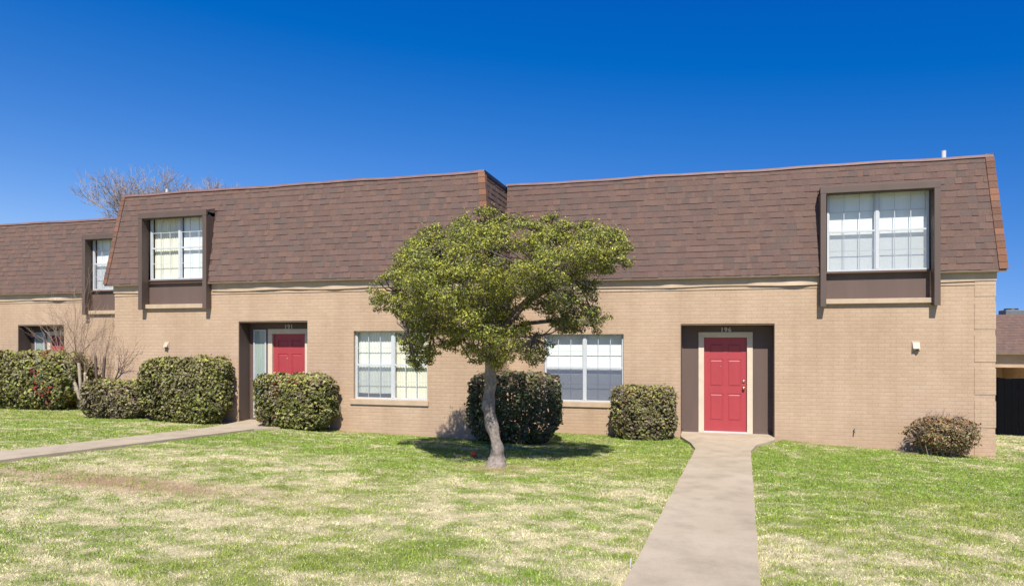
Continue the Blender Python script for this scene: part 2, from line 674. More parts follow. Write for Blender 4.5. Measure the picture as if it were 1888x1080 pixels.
def gsample(x, y):
    xi = np.clip(np.searchsorted(GXS, x) - 1, 0, len(GXS) - 2)
    yi = np.clip(np.searchsorted(GYS, y) - 1, 0, len(GYS) - 2)
    fx = (x - GXS[xi]) / (GXS[xi + 1] - GXS[xi])
    fy = (y - GYS[yi]) / (GYS[yi + 1] - GYS[yi])
    return (GZZ[yi, xi] * (1 - fx) * (1 - fy) + GZZ[yi, xi + 1] * fx * (1 - fy) + GZZ[yi + 1, xi] * (1 - fx) * fy + GZZ[yi + 1, xi + 1] * fx * fy)


def build_path(P, name, joints):
    mb = MB()
    ys = sorted(set([p[0] for p in P] + lin(P[-1][0], P[0][0], 0.35)), reverse=True)
    # straight slabs with an open joint between them
    prev = None
    rows = []
    for y in ys:
        xl, xr = path_x(P, y)
        w = 0.004 * math.sin(y * 4.1) * min(1, max(0, P[0][0] - 0.5 - y))
        rows.append((float(xl) + w, float(xr) - 0.7 * w, y, float(path_z(P, 0, y))))
    for a, b in zip(rows, rows[1:]):
        mb.quad((a[0], a[2], a[3]), (b[0], b[2], b[3]), (b[1], b[2], b[3]), (a[1], a[2], a[3]))
        mb.quad((a[0], a[2], a[3] - 0.12), (b[0], b[2], b[3] - 0.12), (b[0], b[2], b[3]), (a[0], a[2], a[3]))
        mb.quad((a[1], a[2], a[3]), (b[1], b[2], b[3]), (b[1], b[2], b[3] - 0.12), (a[1], a[2], a[3] - 0.12))
    o = mb.build(name, M['concrete'])
    o['kind'] = 'structure'


build_path(PATH_R, 'front_path', 1.5)
build_path(PATH_L, 'side_path', 1.5)


# ------------------------------------------------------------------ townhouses
def opening_sheet(mb, x0, x1, z0, z1, y, ops, map_pt=None, depth=0.0):
    """front face with rectangular openings (X0,X1,Z0,Z1,reveal depth)"""
    xs = sorted(set([x0, x1] + [o[0] for o in ops] + [o[1] for o in ops]))
    zs = sorted(set([z0, z1] + [o[2] for o in ops] + [o[3] for o in ops]))
    f = map_pt or (lambda x, z: (x, y, z))
    for i in range(len(xs) - 1):
        for j in range(len(zs) - 1):
            cx, cz = (xs[i] + xs[i + 1]) / 2, (zs[j] + zs[j + 1]) / 2
            if any(o[0] < cx < o[1] and o[2] < cz < o[3] for o in ops):
                continue
            mb.quad(f(xs[i], zs[j]), f(xs[i + 1], zs[j]), f(xs[i + 1], zs[j + 1]), f(xs[i], zs[j + 1]))
    for o in ops:
        if len(o) > 4 and o[4]:
            a, b, c, d, t = o[:5]
            mb.quad((a, y, c), (a, y, d), (a, y + t, d), (a, y + t, c))
            mb.quad((b, y, d), (b, y, c), (b, y + t, c), (b, y + t, d))
            mb.quad((a, y, d), (b, y, d), (b, y + t, d), (a, y + t, d))
            if c > 0.3:
                mb.quad((b, y, c), (a, y, c), (a, y + t, c), (b, y + t, c))


SH_COL = [(0.142, 0.093, 0.077), (0.149, 0.097, 0.080), (0.137, 0.090, 0.075), (0.152, 0.099, 0.081), (0.134, 0.090, 0.077)]


def shingle_face(mb, O, U, Vv, Nn, lenb, lent, offt, H, holes=(), seed=1, dark=0.13):
    """O bottom start, U along, Vv up the slope, Nn outward. lenb bottom length, lent top length, offt start offset at the top"""
    rnd = random.Random(seed)
    O, U, Vv, Nn = Vector(O), Vector(U), Vector(Vv), Vector(Nn)
    rows = int(round(H / 0.128))
    hc = H / rows
    for r in range(rows):
        v0, v1 = r * hc, (r + 1) * hc
        vm = v0 / H
        a = offt * vm
        b = lenb + (offt + lent - lenb) * vm
        u = a - rnd.uniform(0, 0.2)
        drift = rnd.uniform(-0.003, 0.003)
        while u < b:
            w = rnd.uniform(0.06, 0.22)
            u0, u1 = max(u, a), min(u + w, b)
            u += w
            if u1 - u0 < 0.01:
                continue
            cm = O + U * ((u0 + u1) / 2) + Vv * (v0 + hc / 2)
            skip = False
            for (hx0, hx1, hz0, hz1) in holes:
                if hx0 < cm.x < hx1 and hz0 < cm.z < hz1:
                    skip = True
                # trim tabs that straddle a hole edge
                elif hz0 < cm.z < hz1 and U.x > 0.9:
                    xa, xb = (O + U * u0 + Vv * v0).x, (O + U * u1 + Vv * v0).x
                    if xa < hx0 < xb:
                        u1 -= (xb - hx0)
                    elif xa < hx1 < xb:
                        u0 += (hx1 - xa)
            if skip or u1 - u0 < 0.01:
                continue
            t = 0.015 if rnd.random() < 0.5 else 0.009
            t += rnd.uniform(-0.002, 0.002)
            c = rnd.choice(SH_COL)
            q = rnd.random()
            if q < dark:
                c = (0.125, 0.090, 0.078)
            elif q < dark + 0.05:
                c = (0.162, 0.100, 0.078)
            k = rnd.uniform(0.95, 1.05)
            c = tuple(x * k for x in c)
            lo = v0 - 0.006 + drift + rnd.uniform(-0.003, 0.003)
            A = O + U * u0 + Vv * lo + Nn * t
            B = O + U * u1 + Vv * lo + Nn * t
            Cc = O + U * u1 + Vv * (v1 + 0.01) + Nn * 0.004
            D = O + U * u0 + Vv * (v1 + 0.01) + Nn * 0.004
            mb.quad(tuple(A), tuple(B), tuple(Cc), tuple(D), c)
            A2, B2 = A - Nn * (t + 0.003), B - Nn * (t + 0.003)
            mb.quad(tuple(A2), tuple(B2), tuple(B), tuple(A), tuple(x * 0.8 for x in c))  # butt edge coloured darker to deepen the shadow line under each course
            mb.poly([tuple(A), tuple(D), tuple(A2)], c)
            mb.poly([tuple(B), tuple(B2), tuple(Cc)], c)


def hip_cap(house_roof, pb, pt, nrm, side, orange, w=0.12):
    """strip of cap shingles running up a mansard corner"""
    rnd = random.Random(int(abs(pb[0]) * 100))
    mb = MB()
    pb, pt = Vector(pb), Vector(pt)
    n = 17
    for i in range(n):
        a, b = pb.lerp(pt, i / n), pb.lerp(pt, (i + 1) / n + 0.012)
        c = (0.22, 0.110, 0.070) if rnd.random() < orange else (0.165, 0.093, 0.068)
        k = rnd.uniform(0.85, 1.15)
        c = tuple(x * k for x in c)
        o0, o1 = Vector(nrm) * 0.030, Vector(nrm) * 0.022
        sx = Vector((side, 0, 0))
        inn = -sx * w
        outx = sx * 0.028
        mb.quad(tuple(a + inn + o0), tuple(a + outx + o0), tuple(b + outx + o1), tuple(b + inn + o1), c)
        mb.quad(tuple(a + inn), tuple(a + outx), tuple(a + outx + o0), tuple(a + inn + o0), tuple(x * .7 for x in c))
        back = Vector((0, w, 0))
        mb.quad(tuple(a + outx + o0), tuple(a + outx + back), tuple(b + outx + back), tuple(b + outx + o1), c)
        mb.quad(tuple(a + inn), tuple(a + inn + o0), tuple(b + inn + o1), tuple(b + inn), c)
    return mb.build('hip_cap', M['shingle'], house_roof)


def window_unit(house, part_name, x0, x1, z0, z1, y, cols, blinds, screens, label=None, sill=True, midx=None, blind_bottom=None):
    """two double-hung units side by side; the part is the frame; panes, blinds and screens are its sub-parts"""
    fr = MB()
    f = 0.030
    xm = midx if midx is not None else (x0 + x1) / 2
    fr.box(x0, x0 + f, y - 0.02, y + 0.05, z0, z1)
    fr.box(x1 - f, x1, y - 0.02, y + 0.05, z0, z1)
    fr.box(x0 + f, x1 - f, y - 0.02, y + 0.05, z1 - f, z1)
    fr.box(x0 + f, x1 - f, y - 0.02, y + 0.05, z0, z0 + f)
    fr.box(xm - 0.029, xm + 0.029, y - 0.025, y + 0.05, z0 + f, z1 - f)
    zm = (z0 + z1) / 2
    for (a, b) in ((x0 + f, xm - 0.029), (xm + 0.029, x1 - f)):
        # meeting rail, stiles
        fr.box(a, b, y - 0.012, y + 0.03, zm - 0.018, zm + 0.018)
        for (u, v) in ((a, a + 0.018), (b - 0.018, b)):
            fr.box(u, v, y - 0.008, y + 0.028, z0 + f, zm - 0.018)
            fr.box(u, v, y - 0.008, y + 0.028, zm + 0.018, z1 - f)
        for (za, zb) in ((z0 + f, zm - 0.018), (zm + 0.018, z1 - f)):
            mz = (za + zb) / 2
            fr.box(a + 0.018, b - 0.018, y - 0.004, y + 0.004, mz - 0.006, mz + 0.006)
            for k in range(1, cols):
                cx = a + (b - a) * k / cols
                fr.box(cx - 0.006, cx + 0.006, y - 0.006, y + 0.006, za, mz - 0.008)
                fr.box(cx - 0.006, cx + 0.006, y - 0.006, y + 0.006, mz + 0.008, zb)
    w = fr.build(part_name, M['white'], house)
    if label:
        w['label'] = label
    for i, (a, b) in enumerate(((x0 + f, xm - 0.029), (xm + 0.029, x1 - f))):
        g = MB()
        for (za, zb, yo) in ((z0 + f, zm - 0.012, 0.012), (zm + 0.012, z1 - f, 0.010)):
            g.quad((a + 0.01, y + yo, za), (b - 0.01, y + yo, za), (b - 0.01, y + yo, zb), (a + 0.01, y + yo, zb))
        g.build('window_pane', M['glass'], w)
        # curtain or blind behind
        kind, zb0 = blinds[i]
        bl = MB()
        n = 60
        prev = None
        for k in range(n + 1):
            u = a + (b - a) * k / n
            yy = y + 0.085 + (0.010 * math.sin(k * 1.25 + i) + 0.005 * math.sin(k * 2.9)) * (0.04 if kind == 'blind' else 0.8)
            if prev:
                bl.quad((prev[0], prev[1], z0 + zb0), (u, yy, z0 + zb0 + 0.02 * math.sin(u * 3)), (u, yy, z1), (prev[0], prev[1], z1))
            prev = (u, yy)
        bl.build('curtain' if kind != 'blind' else 'blind', M[kind], w)
        if screens[i]:
            s = MB()
            s.quad((a + 0.012, y - 0.015, z0 + f), (b - 0.012, y - 0.015, z0 + f), (b - 0.012, y - 0.015, zm - 0.02), (a + 0.012, y - 0.015, zm - 0.02))
            s.build('insect_screen', M[screens[i]], w)
    if sill:
        s = MB()
        s.box(x0 - 0.07, x1 + 0.03, y - 0.135, y - 0.0215, z0 - 0.115, z0 - 0.004)
        s.build('window_sill', M['tantrim'], w, bevel=0.006)
    return w


def entry(house, yw, xa, xb, ztop, zfloor, dx0, dx1, dz1, number, sidelight=None, knob_side=1):
    """recessed entry: brown lining, framed red door, numbers"""
    yb = yw + 0.40
    mb = MB()
    mb.box(xa - 0.05, dx0 - 0.03, yb + 0.002, yb + 0.05, zfloor, ztop + 0.05)
    mb.box(dx1 + 0.03, xb + 0.05, yb + 0.002, yb + 0.05, zfloor, ztop + 0.05)
    mb.box(dx0 - 0.03, dx1 + 0.03, yb + 0.002, yb + 0.05, dz1 + 0.03, ztop + 0.05)
    # two thin vertical battens covering the panel joints
    for x in (xa + 0.012, xb - 0.03):
        mb.box(x, x + 0.018, yb - 0.012, yb, zfloor + 0.06, ztop - 0.02)
    mb.box(xa + 0.03, dx0 - 0.125, yb - 0.018, yb, zfloor, zfloor + 0.06)
    if xb - 0.035 > dx1 + 0.125:
        mb.box(dx1 + 0.125, xb - 0.03, yb - 0.018, yb, zfloor, zfloor + 0.06)
    mb.build('entry_lining', M['panelb'], house)
    ce = MB()
    ce.box(xa + 0.004, xb - 0.004, yw + 0.012, yb, ztop - 0.03, ztop - 0.003)
    ce.build('entry_soffit', M['soffit'], house)
    # side linings (painted boards over the brick reveals)
    sl = MB()
    sl.box(xa + 0.002, xa + 0.012, yw + 0.012, yb - 0.001, zfloor, ztop - 0.032)
    sl.build('entry_side_board', M['brown'], house)
    sl = MB()
    sl.box(xb - 0.012, xb - 0.002, yw + 0.012, yb - 0.001, zfloor, ztop - 0.032)
    sl.build('entry_side_board', M['brown'], house)
    # door frame
    fr = MB()
    t = 0.115
    fr.box(dx0 - t, dx0, yb - 0.016, yb + 0.0015, zfloor, dz1)
    fr.box(dx1, dx1 + t, yb - 0.016, yb + 0.0015, zfloor, dz1)
    fr.box(dx0 - t, dx1 + t, yb - 0.016, yb + 0.0015, dz1 + 0.0005, dz1 + t)
    fr.box(dx0 - 0.028, dx0 + 0.0002, yb + 0.0018, yb + 0.11, zfloor, dz1)
    fr.box(dx1 - 0.0002, dx1 + 0.028, yb + 0.0018, yb + 0.11, zfloor, dz1)
    fr.box(dx0 - 0.028, dx1 + 0.028, yb + 0.0018, yb + 0.11, dz1 + 0.0004, dz1 + 0.028)
    fr.build('door_frame', M['cream'], house, bevel=0.006)
    th = MB()
    th.box(dx0 + 0.001, dx1 - 0.001, yb - 0.03, yb + 0.10, zfloor, zfloor + 0.03)
    th.build('threshold', M['pvc'], house, bevel=0.003)
    d = MB()
    zb = zfloor + 0.032
    yd = yb + 0.062
    d.box(dx0 + 0.003, dx1 - 0.003, yd, yd + 0.035, zb, dz1 - 0.003)
    W = dx1 - dx0
    H = dz1 - zb
    st = 0.115
    # stiles and rails stand proud of the slab, the panels are raised again inside
    xs = [dx0 + 0.003, dx0 + st, dx0 + W / 2 - 0.045, dx0 + W / 2 + 0.045, dx1 - st, dx1 - 0.003]
    zr = [0, 0.11, 0.40, 0.475, 0.765, 0.845, 0.935, 1.0]
    zs = [zb + H * r for r in zr]
    yf = yd - 0.010
    for a, b in ((0, 1), (2, 3), (4, 5)):
        d.box(xs[a], xs[b], yf, yd + 0.001, zb, dz1 - 0.003)
    for a, b in ((0, 1), (2, 3), (4, 5), (6, 7)):
        z1 = min(zs[b], dz1 - 0.003)
        d.box(xs[1], xs[2], yf, yd + 0.001, zs[a], z1)
        d.box(xs[3], xs[4], yf, yd + 0.001, zs[a], z1)
    for a, b in ((1, 2), (3, 4)):
        for c, e in ((1, 2), (3, 4), (5, 6)):
            g = 0.018
            x0, x1, z0, z1 = xs[a] + g, xs[b] - g, zs[c] + g, zs[e] - g
            k = 0.02
            q = [(x0, yd, z0), (x1, yd, z0), (x1, yd, z1), (x0, yd, z1)]
            p = [(x0 + k, yf + 0.001, z0 + k), (x1 - k, yf + 0.001, z0 + k), (x1 - k, yf + 0.001, z1 - k), (x0 + k, yf + 0.001, z1 - k)]
            d.quad(*p)
            for i in range(4):
                j = (i + 1) % 4
                d.quad(q[i], q[j], p[j], p[i])
    door = d.build('door', M['red'], house)
    kx = dx1 - 0.065 if knob_side > 0 else dx0 + 0.065
    k = MB()
    zk = zb + 0.93
    k.tube([(kx, yf, zk), (kx, yf - 0.008, zk), (kx, yf - 0.009, zk), (kx, yf - 0.03, zk)], [0.033, 0.033, 0.012, 0.012], 14)
    k.tube([(kx, yf - 0.03, zk), (kx, yf - 0.036, zk), (kx, yf - 0.05, zk), (kx, yf - 0.064, zk), (kx, yf - 0.07, zk)], [0.013, 0.024, 0.03, 0.024, 0.01], 14)
    k.build('door_knob', M['brass'], door, smooth=True)
    k = MB()
    k.tube([(kx, yf, zk + 0.14), (kx, yf - 0.018, zk + 0.14), (kx, yf - 0.022, zk + 0.14)], [0.028, 0.028, 0.02], 14)
    k.build('deadbolt', M['brass'], door, smooth=True)
    k = MB()
    px = (dx0 + dx1) / 2
    k.tube([(px - 0.09, yf, zb + 1.38), (px - 0.09, yf - 0.006, zb + 1.38)], [0.010, 0.009], 10)
    k.build('peephole', M['brass'], door, smooth=True)
    # numbers over the door
    if number:
        cu = bpy.data.curves.new('house_number', 'FONT')
        cu.body = number
        cu.size = 0.135
        cu.extrude = 0.006
        cu.offset = 0.002
        cu.align_x = 'CENTER'
        cu.space_character = 1.15
        ob = bpy.data.objects.new('tmp', cu)
        COL.objects.link(ob)
        bpy.context.view_layer.update()
        me = bpy.data.meshes.new_from_object(ob.evaluated_get(bpy.context.evaluated_depsgraph_get()))
        bpy.data.objects.remove(ob)
        me.name = 'house_number'
        me.materials.clear()
        me.materials.append(M['silver'])
        no = bpy.data.objects.new('house_number', me)
        COL.objects.link(no)
        no.parent = house
        hx, hy, hz = WORLD[house.name]
        no.location = (px + 0.01 - hx, yb - 0.012 - hy, dz1 + t + 0.006 - hz)
        no.rotation_euler = (math.radians(90), 0, 0)
    if sidelight:
        a, b, z0, z1 = sidelight
        s = MB()
        for (u, v, p, q) in ((a, a + 0.03, z0, z1), (b - 0.03, b, z0, z1), (a + 0.03, b - 0.03, z1 - 0.03, z1), (a + 0.03, b - 0.03, z0, z0 + 0.03)):
            s.box(u, v, yb - 0.03, yb + 0.001, p, q)
        w = s.build('sidelight_window', M['white'], house)
        g = MB()
        g.quad((a + 0.03, yb - 0.014, z0 + 0.03), (b - 0.03, yb - 0.014, z0 + 0.03), (b - 0.03, yb - 0.014, z1 - 0.03), (a + 0.03, yb - 0.014, z1 - 0.03))
        g.build('window_pane', M['glass'], w)
        c = MB()
        prev = None
        for i in range(25):
            u = a + 0.03 + (b - a - 0.06) * i / 24
            yy = yb - 0.006 + 0.003 * math.sin(i * 1.3)
            if prev:
                c.quad((prev[0], prev[1], z0 + 0.03), (u, yy, z0 + 0.03), (u, yy, z1 - 0.03), (prev[0], prev[1], z1 - 0.03))
            prev = (u, yy)
        c.build('curtain', M['sheer'], w)


M['sheer'] = m_plain('grey_green_sheer', (0.36, 0.42, 0.38), 0.8, 0.12, 5, stretch=(6, 6, 0.4))


def dormer(house, yw, x0, x1, zt, zw, zp, prot, lean_y, wx0, wx1, wz1, blinds, screens, midx, cols=3, foot=2.62, gdep=0.10):
    """box surround standing proud of the mansard: two posts, sloped hood, board under the window"""
    yf = yw - prot
    yg = yw + gdep
    pw = 0.105
    mb = MB()
    yback = yw + 0.10
    hood = 0.13
    # posts with the little angled foot cut
    for (a, b) in ((x0, x0 + pw), (x1 - pw, x1)):
        mb.hull8([(a, yf, foot), (b, yf, foot), (b, yw - 0.001, foot + 0.02), (a, yw - 0.001, foot + 0.02)],
                 [(a, yf, zt - hood), (b, yf, zt - hood), (b, yback, zt - hood), (a, yback, zt - hood)])
    # hood fascia + sloped top going back to the mansard
    mb.box(x0 - 0.004, x1 + 0.004, yf - 0.004, yf + 0.05, zt - hood, zt)
    yr = lean_y(zt + 0.16)
    mb.hull8([(x0 - 0.004, yf + 0.05, zt - 0.045), (x1 + 0.004, yf + 0.05, zt - 0.045), (x1 + 0.004, yback, zt - 0.045), (x0 - 0.004, yback, zt - 0.045)],
             [(x0 - 0.004, yf + 0.05, zt), (x1 + 0.004, yf + 0.05, zt), (x1 - 0.02, yr - 0.012, zt + 0.085), (x0 + 0.35, yr - 0.012, zt + 0.085)])
    # apron board under the hood, soffit
    mb.box(x0 + pw, x1 - pw, yf + 0.05, yf + 0.075, zt - hood - 0.02, zt - 0.05)
    mb.box(x0 + pw, x1 - pw, yf + 0.076, yg - 0.03, zt - hood, zt - hood + 0.02)
    d = mb.build('dormer_surround', M['brown'], house, bevel=0.004)
    p = MB()
    p.box(x0 + pw - 0.01, x1 - pw + 0.01, yg + 0.005, yg + 0.03, zp - 0.02, zw - 0.035)
    p.box(x0 + pw - 0.01, x1 - pw + 0.01, yg - 0.025, yg + 0.03, zw - 0.034, zw - 0.002)
    p.build('apron_panel', M['panelb'], d)
    s = MB()
    s.box(x0 + pw + 0.002, x1 - pw - 0.002, yw - 0.075, yw - 0.002, zp - 0.10, zp - 0.003)
    s.build('brick_sill', M['tantrim'], d, bevel=0.006)
    w = window_unit(d, 'window', wx0, wx1, zw, wz1, yg, cols, blinds, screens, sill=False, midx=midx)
    return d


def house(name, label, x0, x1, yw, ztop, openings, ex0, ex1, tx0, tx1, quoin=False, depth=9.0, dormers=(), group=None, zbase=-0.6, seed=3, side_vis=None, hip=(None, None)):
    ZE = 3.30
    h = thing(name, ((x0 + x1) / 2, yw, 0.0), label, 'townhouse', group)
    w = MB()
    dops = [(d[0], d[1], 2.70, 3.36) for d in dormers]
    opening_sheet(w, x0, x1, zbase, ZE, yw, openings)
    w.quad((x1, yw, zbase), (x1, yw + depth, zbase), (x1, yw + depth, ZE), (x1, yw, ZE))
    w.quad((x0, yw + depth, zbase), (x0, yw, zbase), (x0, yw, ZE), (x0, yw + depth, ZE))
    w.quad((x1, yw + depth, zbase), (x0, yw + depth, zbase), (x0, yw + depth, ZE), (x1, yw + depth, ZE))
    if quoin:
        z = -0.30
        i = 0
        while z < 2.95:
            w.box(x1 - 0.345, x1 + 0.010, yw - 0.008, yw - 0.0005, z, z + 0.50)
            w.box(x1 + 0.0005, x1 + 0.010, yw - 0.0005, yw + 0.33, z, z + 0.50)
            z += 0.62
            i += 1
    w.build('wall', M['brick'], h)
    # painted frieze board: warped, so its lower edge stands off the wall here and there
    fz = MB()
    n = int((x1 - x0) / 0.06)
    prev = None
    segs = []
    cur = x0 - 0.0
    gaps = sorted([(d[0], d[1]) for d in dormers])
    rnd = random.Random(seed)
    ph = [rnd.uniform(0, 6) for _ in range(4)]
    for i in range(n + 1):
        u = x0 - 0.02 + (x1 - x0 + 0.04) * i / n
        s = max(0, math.sin(u * 1.9 + ph[0]) * math.sin(u * 0.83 + ph[1]) + 0.6 * math.sin(u * 5.3 + ph[2]) * math.sin(u * 2.1))
        zb = 3.085 - 0.012 * math.sin(u * 2.6 + ph[3])
        cur = (u, 0.022 + 0.034 * s, 0.03 + 0.004 * math.sin(u * 7), zb)
        if prev:
            um = (u + prev[0]) / 2
            if not any(g0 < um < g1 for g0, g1 in gaps):
                (a, ya, ta, za), (b, yb_, tb, zb_) = prev, cur
                fz.quad((a, yw - ya, za), (b, yw - yb_, zb_), (b, yw - tb, 3.262), (a, yw - ta, 3.262))
                fz.quad((a, yw - ya + 0.014, za), (b, yw - yb_ + 0.014, zb_), (b, yw - yb_, zb_), (a, yw - ya, za))
                fz.quad((b, yw - yb_ + 0.014, zb_), (a, yw - ya + 0.014, za), (a, yw - 0.001, 3.19), (b, yw - 0.001, 3.19))
                # flat backer strip above
                fz.quad((a, yw - ta, 3.262), (b, yw - tb, 3.262), (b, yw - 0.001, 3.262), (a, yw - 0.001, 3.262))
        prev = cur
    # lower thin moulding
    for a, b in zip([x0] + [g[1] for g in gaps], [g[0] for g in gaps] + [x1]):
        fz.box(a, b, yw - 0.014, yw - 0.001, 3.02, 3.045)
    fz.build('frieze_board', M['tantrim'], h)
    # soffit and fascia
    yo = yw - 0.12
    sf = MB()
    dg = sorted([(d[0], d[1]) for d in dormers])
    for a, b in zip([ex0 + 0.02] + [g[1] for g in dg], [g[0] for g in dg] + [ex1 - 0.02]):
        sf.box(a, b, yo + 0.012, yw + 0.05, ZE - 0.03, ZE)
    sf.box(ex1 - 0.16, ex1 - 0.02, yw + 0.051, yw + depth, ZE - 0.03, ZE)
    sf.build('eave_soffit', M['soffit'], h)
    # mansard
    lean = 0.34
    yt = yo + lean
    ly = lambda z: yo + lean * (z - ZE) / (ztop - ZE)
    rf = MB()
    holes = [(d[0] + 0.02, d[1] - 0.02, 0.0, d[2] + 0.04) for d in dormers]

    def mp(x, z):
        k = (z - ZE) / (ztop - ZE)
        if abs(x - ex0) < 1e-6:
            x = ex0 + (tx0 - ex0) * k
        if abs(x - ex1) < 1e-6:
            x = ex1 + (tx1 - ex1) * k
        return (x, ly(z) + 0.002, z)
    opening_sheet(rf, ex0, ex1, ZE, ztop, yw, [(a, b, ZE, d) for a, b, c, d in holes], map_pt=mp)
    base = (0.10, 0.064, 0.050)
    rf.c = [base] * len(rf.v)
    Vv = Vector((0, lean, ztop - ZE))
    H = Vv.length
    Vn = Vv.normalized()
    Nn = Vector((0, -Vn.z, Vn.y))
    shingle_face(rf, (ex0, yo, ZE), (1, 0, 0), Vn, Nn, ex1 - ex0, tx1 - tx0, tx0 - ex0, H, holes, seed)
    # right side face
    sv = Vector((tx1 - ex1, 0, ztop - ZE))
    sH = sv.length
    svn = sv.normalized()
    sn = Vector((svn.z, 0, -svn.x))
    rf.quad((ex1, yo, ZE), (ex1, yw + depth, ZE), (tx1, yw + depth, ztop), (tx1, yt, ztop), base)
    shingle_face(rf, (ex1, yo, ZE), (0, 1, 0), svn, sn, 4.0, 4.0 - lean, lean, sH, (), seed + 5, 0.2)
    # left side + back closing faces
    rf.quad((ex0, yw + depth, ZE), (ex0, yo, ZE), (tx0, yt, ztop), (tx0, yw + depth, ztop), base)
    rf.quad((ex1, yw + depth, ZE), (ex0, yw + depth, ZE), (tx0, yw + depth, ztop), (tx1, yw + depth, ztop), base)
    roof = rf.build('roof', M['shingle'], h)
    fl = MB()
    fl.quad((tx0, yt, ztop - 0.05), (tx1, yt, ztop - 0.05), (tx1, yw + depth, ztop - 0.05), (tx0, yw + depth, ztop - 0.05))
    fl.build('flat_roof', M['flat'], roof)
    ed = MB()
    # drip edge with a gentle sag
    n = int((tx1 - tx0) / 0.3)
    prev = None
    for i in range(n + 1):
        u = tx0 - 0.02 + (tx1 - tx0 + 0.04) * i / n
        dz = 0.008 * math.sin(u * 1.7 + seed) + 0.005 * math.sin(u * 4.1)
        if prev:
            a, da = prev
            ed.quad((a, yt - 0.035, ztop - 0.035 + da), (u, yt - 0.035, ztop - 0.035 + dz), (u, yt - 0.03, ztop + 0.012 + dz), (a, yt - 0.03, ztop + 0.012 + da))
            ed.quad((a, yt - 0.03, ztop + 0.012 + da), (u, yt - 0.03, ztop + 0.012 + dz), (u, yt + 0.12, ztop + 0.012 + dz), (a, yt + 0.12, ztop + 0.012 + da))
        prev = (u, dz)
    ed.build('roof_edge', M['cap'], roof)
    e2 = MB()
    e2.box(tx1 - 0.06, tx1 + 0.035, yt - 0.028, yw + depth, ztop - 0.06, ztop + 0.018)
    e2.build('side_flashing', M['darkcap'], roof)
    fa = MB()
    segs = []
    fa.box(ex0, ex1, yo - 0.004, yo + 0.010, ZE - 0.05, ZE - 0.001)
    if not dormers:
        fa.build('eave_fascia', M['soffit'], roof)
    else:
        fa = MB()
        for a, b in zip([ex0] + [g[1] for g in gaps], [g[0] for g in gaps] + [ex1]):
            fa.box(a, b, yo - 0.004, yo + 0.010, ZE - 0.05, ZE - 0.001)
        fa.build('eave_fascia', M['soffit'], roof)
    if hip[0] is not None:
        hip_cap(roof, (ex0, yo, ZE), (tx0, yt, ztop), tuple(Nn), -1, hip[0], 0.08)
    if hip[1] is not None:
        hip_cap(roof, (ex1, yo, ZE), (tx1, yt, ztop), tuple(Nn), 1, hip[1], 0.12)
    return h, roof, ly


def pipe(roof, x, y, z0, z1, r=0.045):
    mb = MB()
    mb.tube([(x, y, z0 - 0.5), (x, y, z1)], [r, r], 12, cap=False)
    mb.tube([(x, y, z1 - 0.002), (x, y, z1)], [r * 1.12, r * 1.12], 12)
    mb.build('vent_pipe', M['pvc'], roof, smooth=False)


def wall_vent(h, x, yw, z, s=1.0):
    mb = MB()
    mb.box(x - 0.075 * s, x + 0.075 * s, yw - 0.015, yw - 0.001, z - 0.09 * s, z + 0.09 * s)
    mb.hull8([(x - 0.06 * s, yw - 0.085, z - 0.055 * s), (x + 0.06 * s, yw - 0.085, z - 0.055 * s), (x + 0.06 * s, yw - 0.015, z - 0.055 * s), (x - 0.06 * s, yw - 0.015, z - 0.055 * s)],
             [(x - 0.06 * s, yw - 0.03, z + 0.065 * s), (x + 0.06 * s, yw - 0.03, z + 0.065 * s), (x + 0.06 * s, yw - 0.015, z + 0.07 * s), (x - 0.06 * s, yw - 0.015, z + 0.07 * s)])
    o = mb.build('wall_vent', M['vent'], h, bevel=0.004)
    k = MB()
    k.tube([(x + 0.02, yw - 0.06, z - 0.056 * s), (x + 0.02, yw - 0.06, z - 0.09 * s)], [0.022, 0.02], 10)
    k.build('vent_flap', M['darkcap'], o)
    return h


# --- near unit on the right
R_OPEN = [(-3.45, -1.69, 0.628, 2.105, 0.12), (-0.496, 1.365, -0.6, 2.314, 0.40), (2.28, 4.20, 2.79, 3.30, 0.13)]
hR, rR, lyR = house('townhouse', 'nearest tan brick end townhouse with a fully visible red door and shingled mansard', -4.30, 5.27, 0.0, 5.51,
                    R_OPEN, -4.35, 5.41, -4.35, 5.29, quoin=True, dormers=[(2.20, 4.305, 4.995)], group='row of joined townhouses', seed=3, hip=(None, 0.45))
window_unit(hR, 'window', -3.45, -1.69, 0.628, 2.105, 0.10, 3, (('blind', 0.0), ('blind', 0.0)), ('darkscreen', 'darkscreen'), midx=-2.55)
entry(hR, 0.0, -0.496, 1.365, 2.314, 0.0, -0.022, 0.852, 2.03, '196')
dormer(hR, 0.0, 2.20, 4.305, 4.995, 3.345, 2.79, 0.19, lyR, 2.36, 4.185, 4.93, (('blind', 0.0), ('blind', 0.0)), ('screen', 'screen'), 3.27, foot=2.63)
wall_vent(hR, 3.93, 0.0, 1.86)
sp = MB()
sp.tube([(2.84, -0.001, 0.19), (2.84, -0.05, 0.19), (2.84, -0.07, 0.15)], [0.012, 0.012, 0.009], 8)
sp.tube([(2.84, -0.04, 0.19), (2.84, -0.04, 0.225), (2.84, -0.04, 0.23)], [0.006, 0.006, 0.016], 8)
sp.build('garden_tap', M['acmetal'], hR, smooth=True)
pipe(rR, 4.82, 1.4, 5.5, 5.94, 0.045)

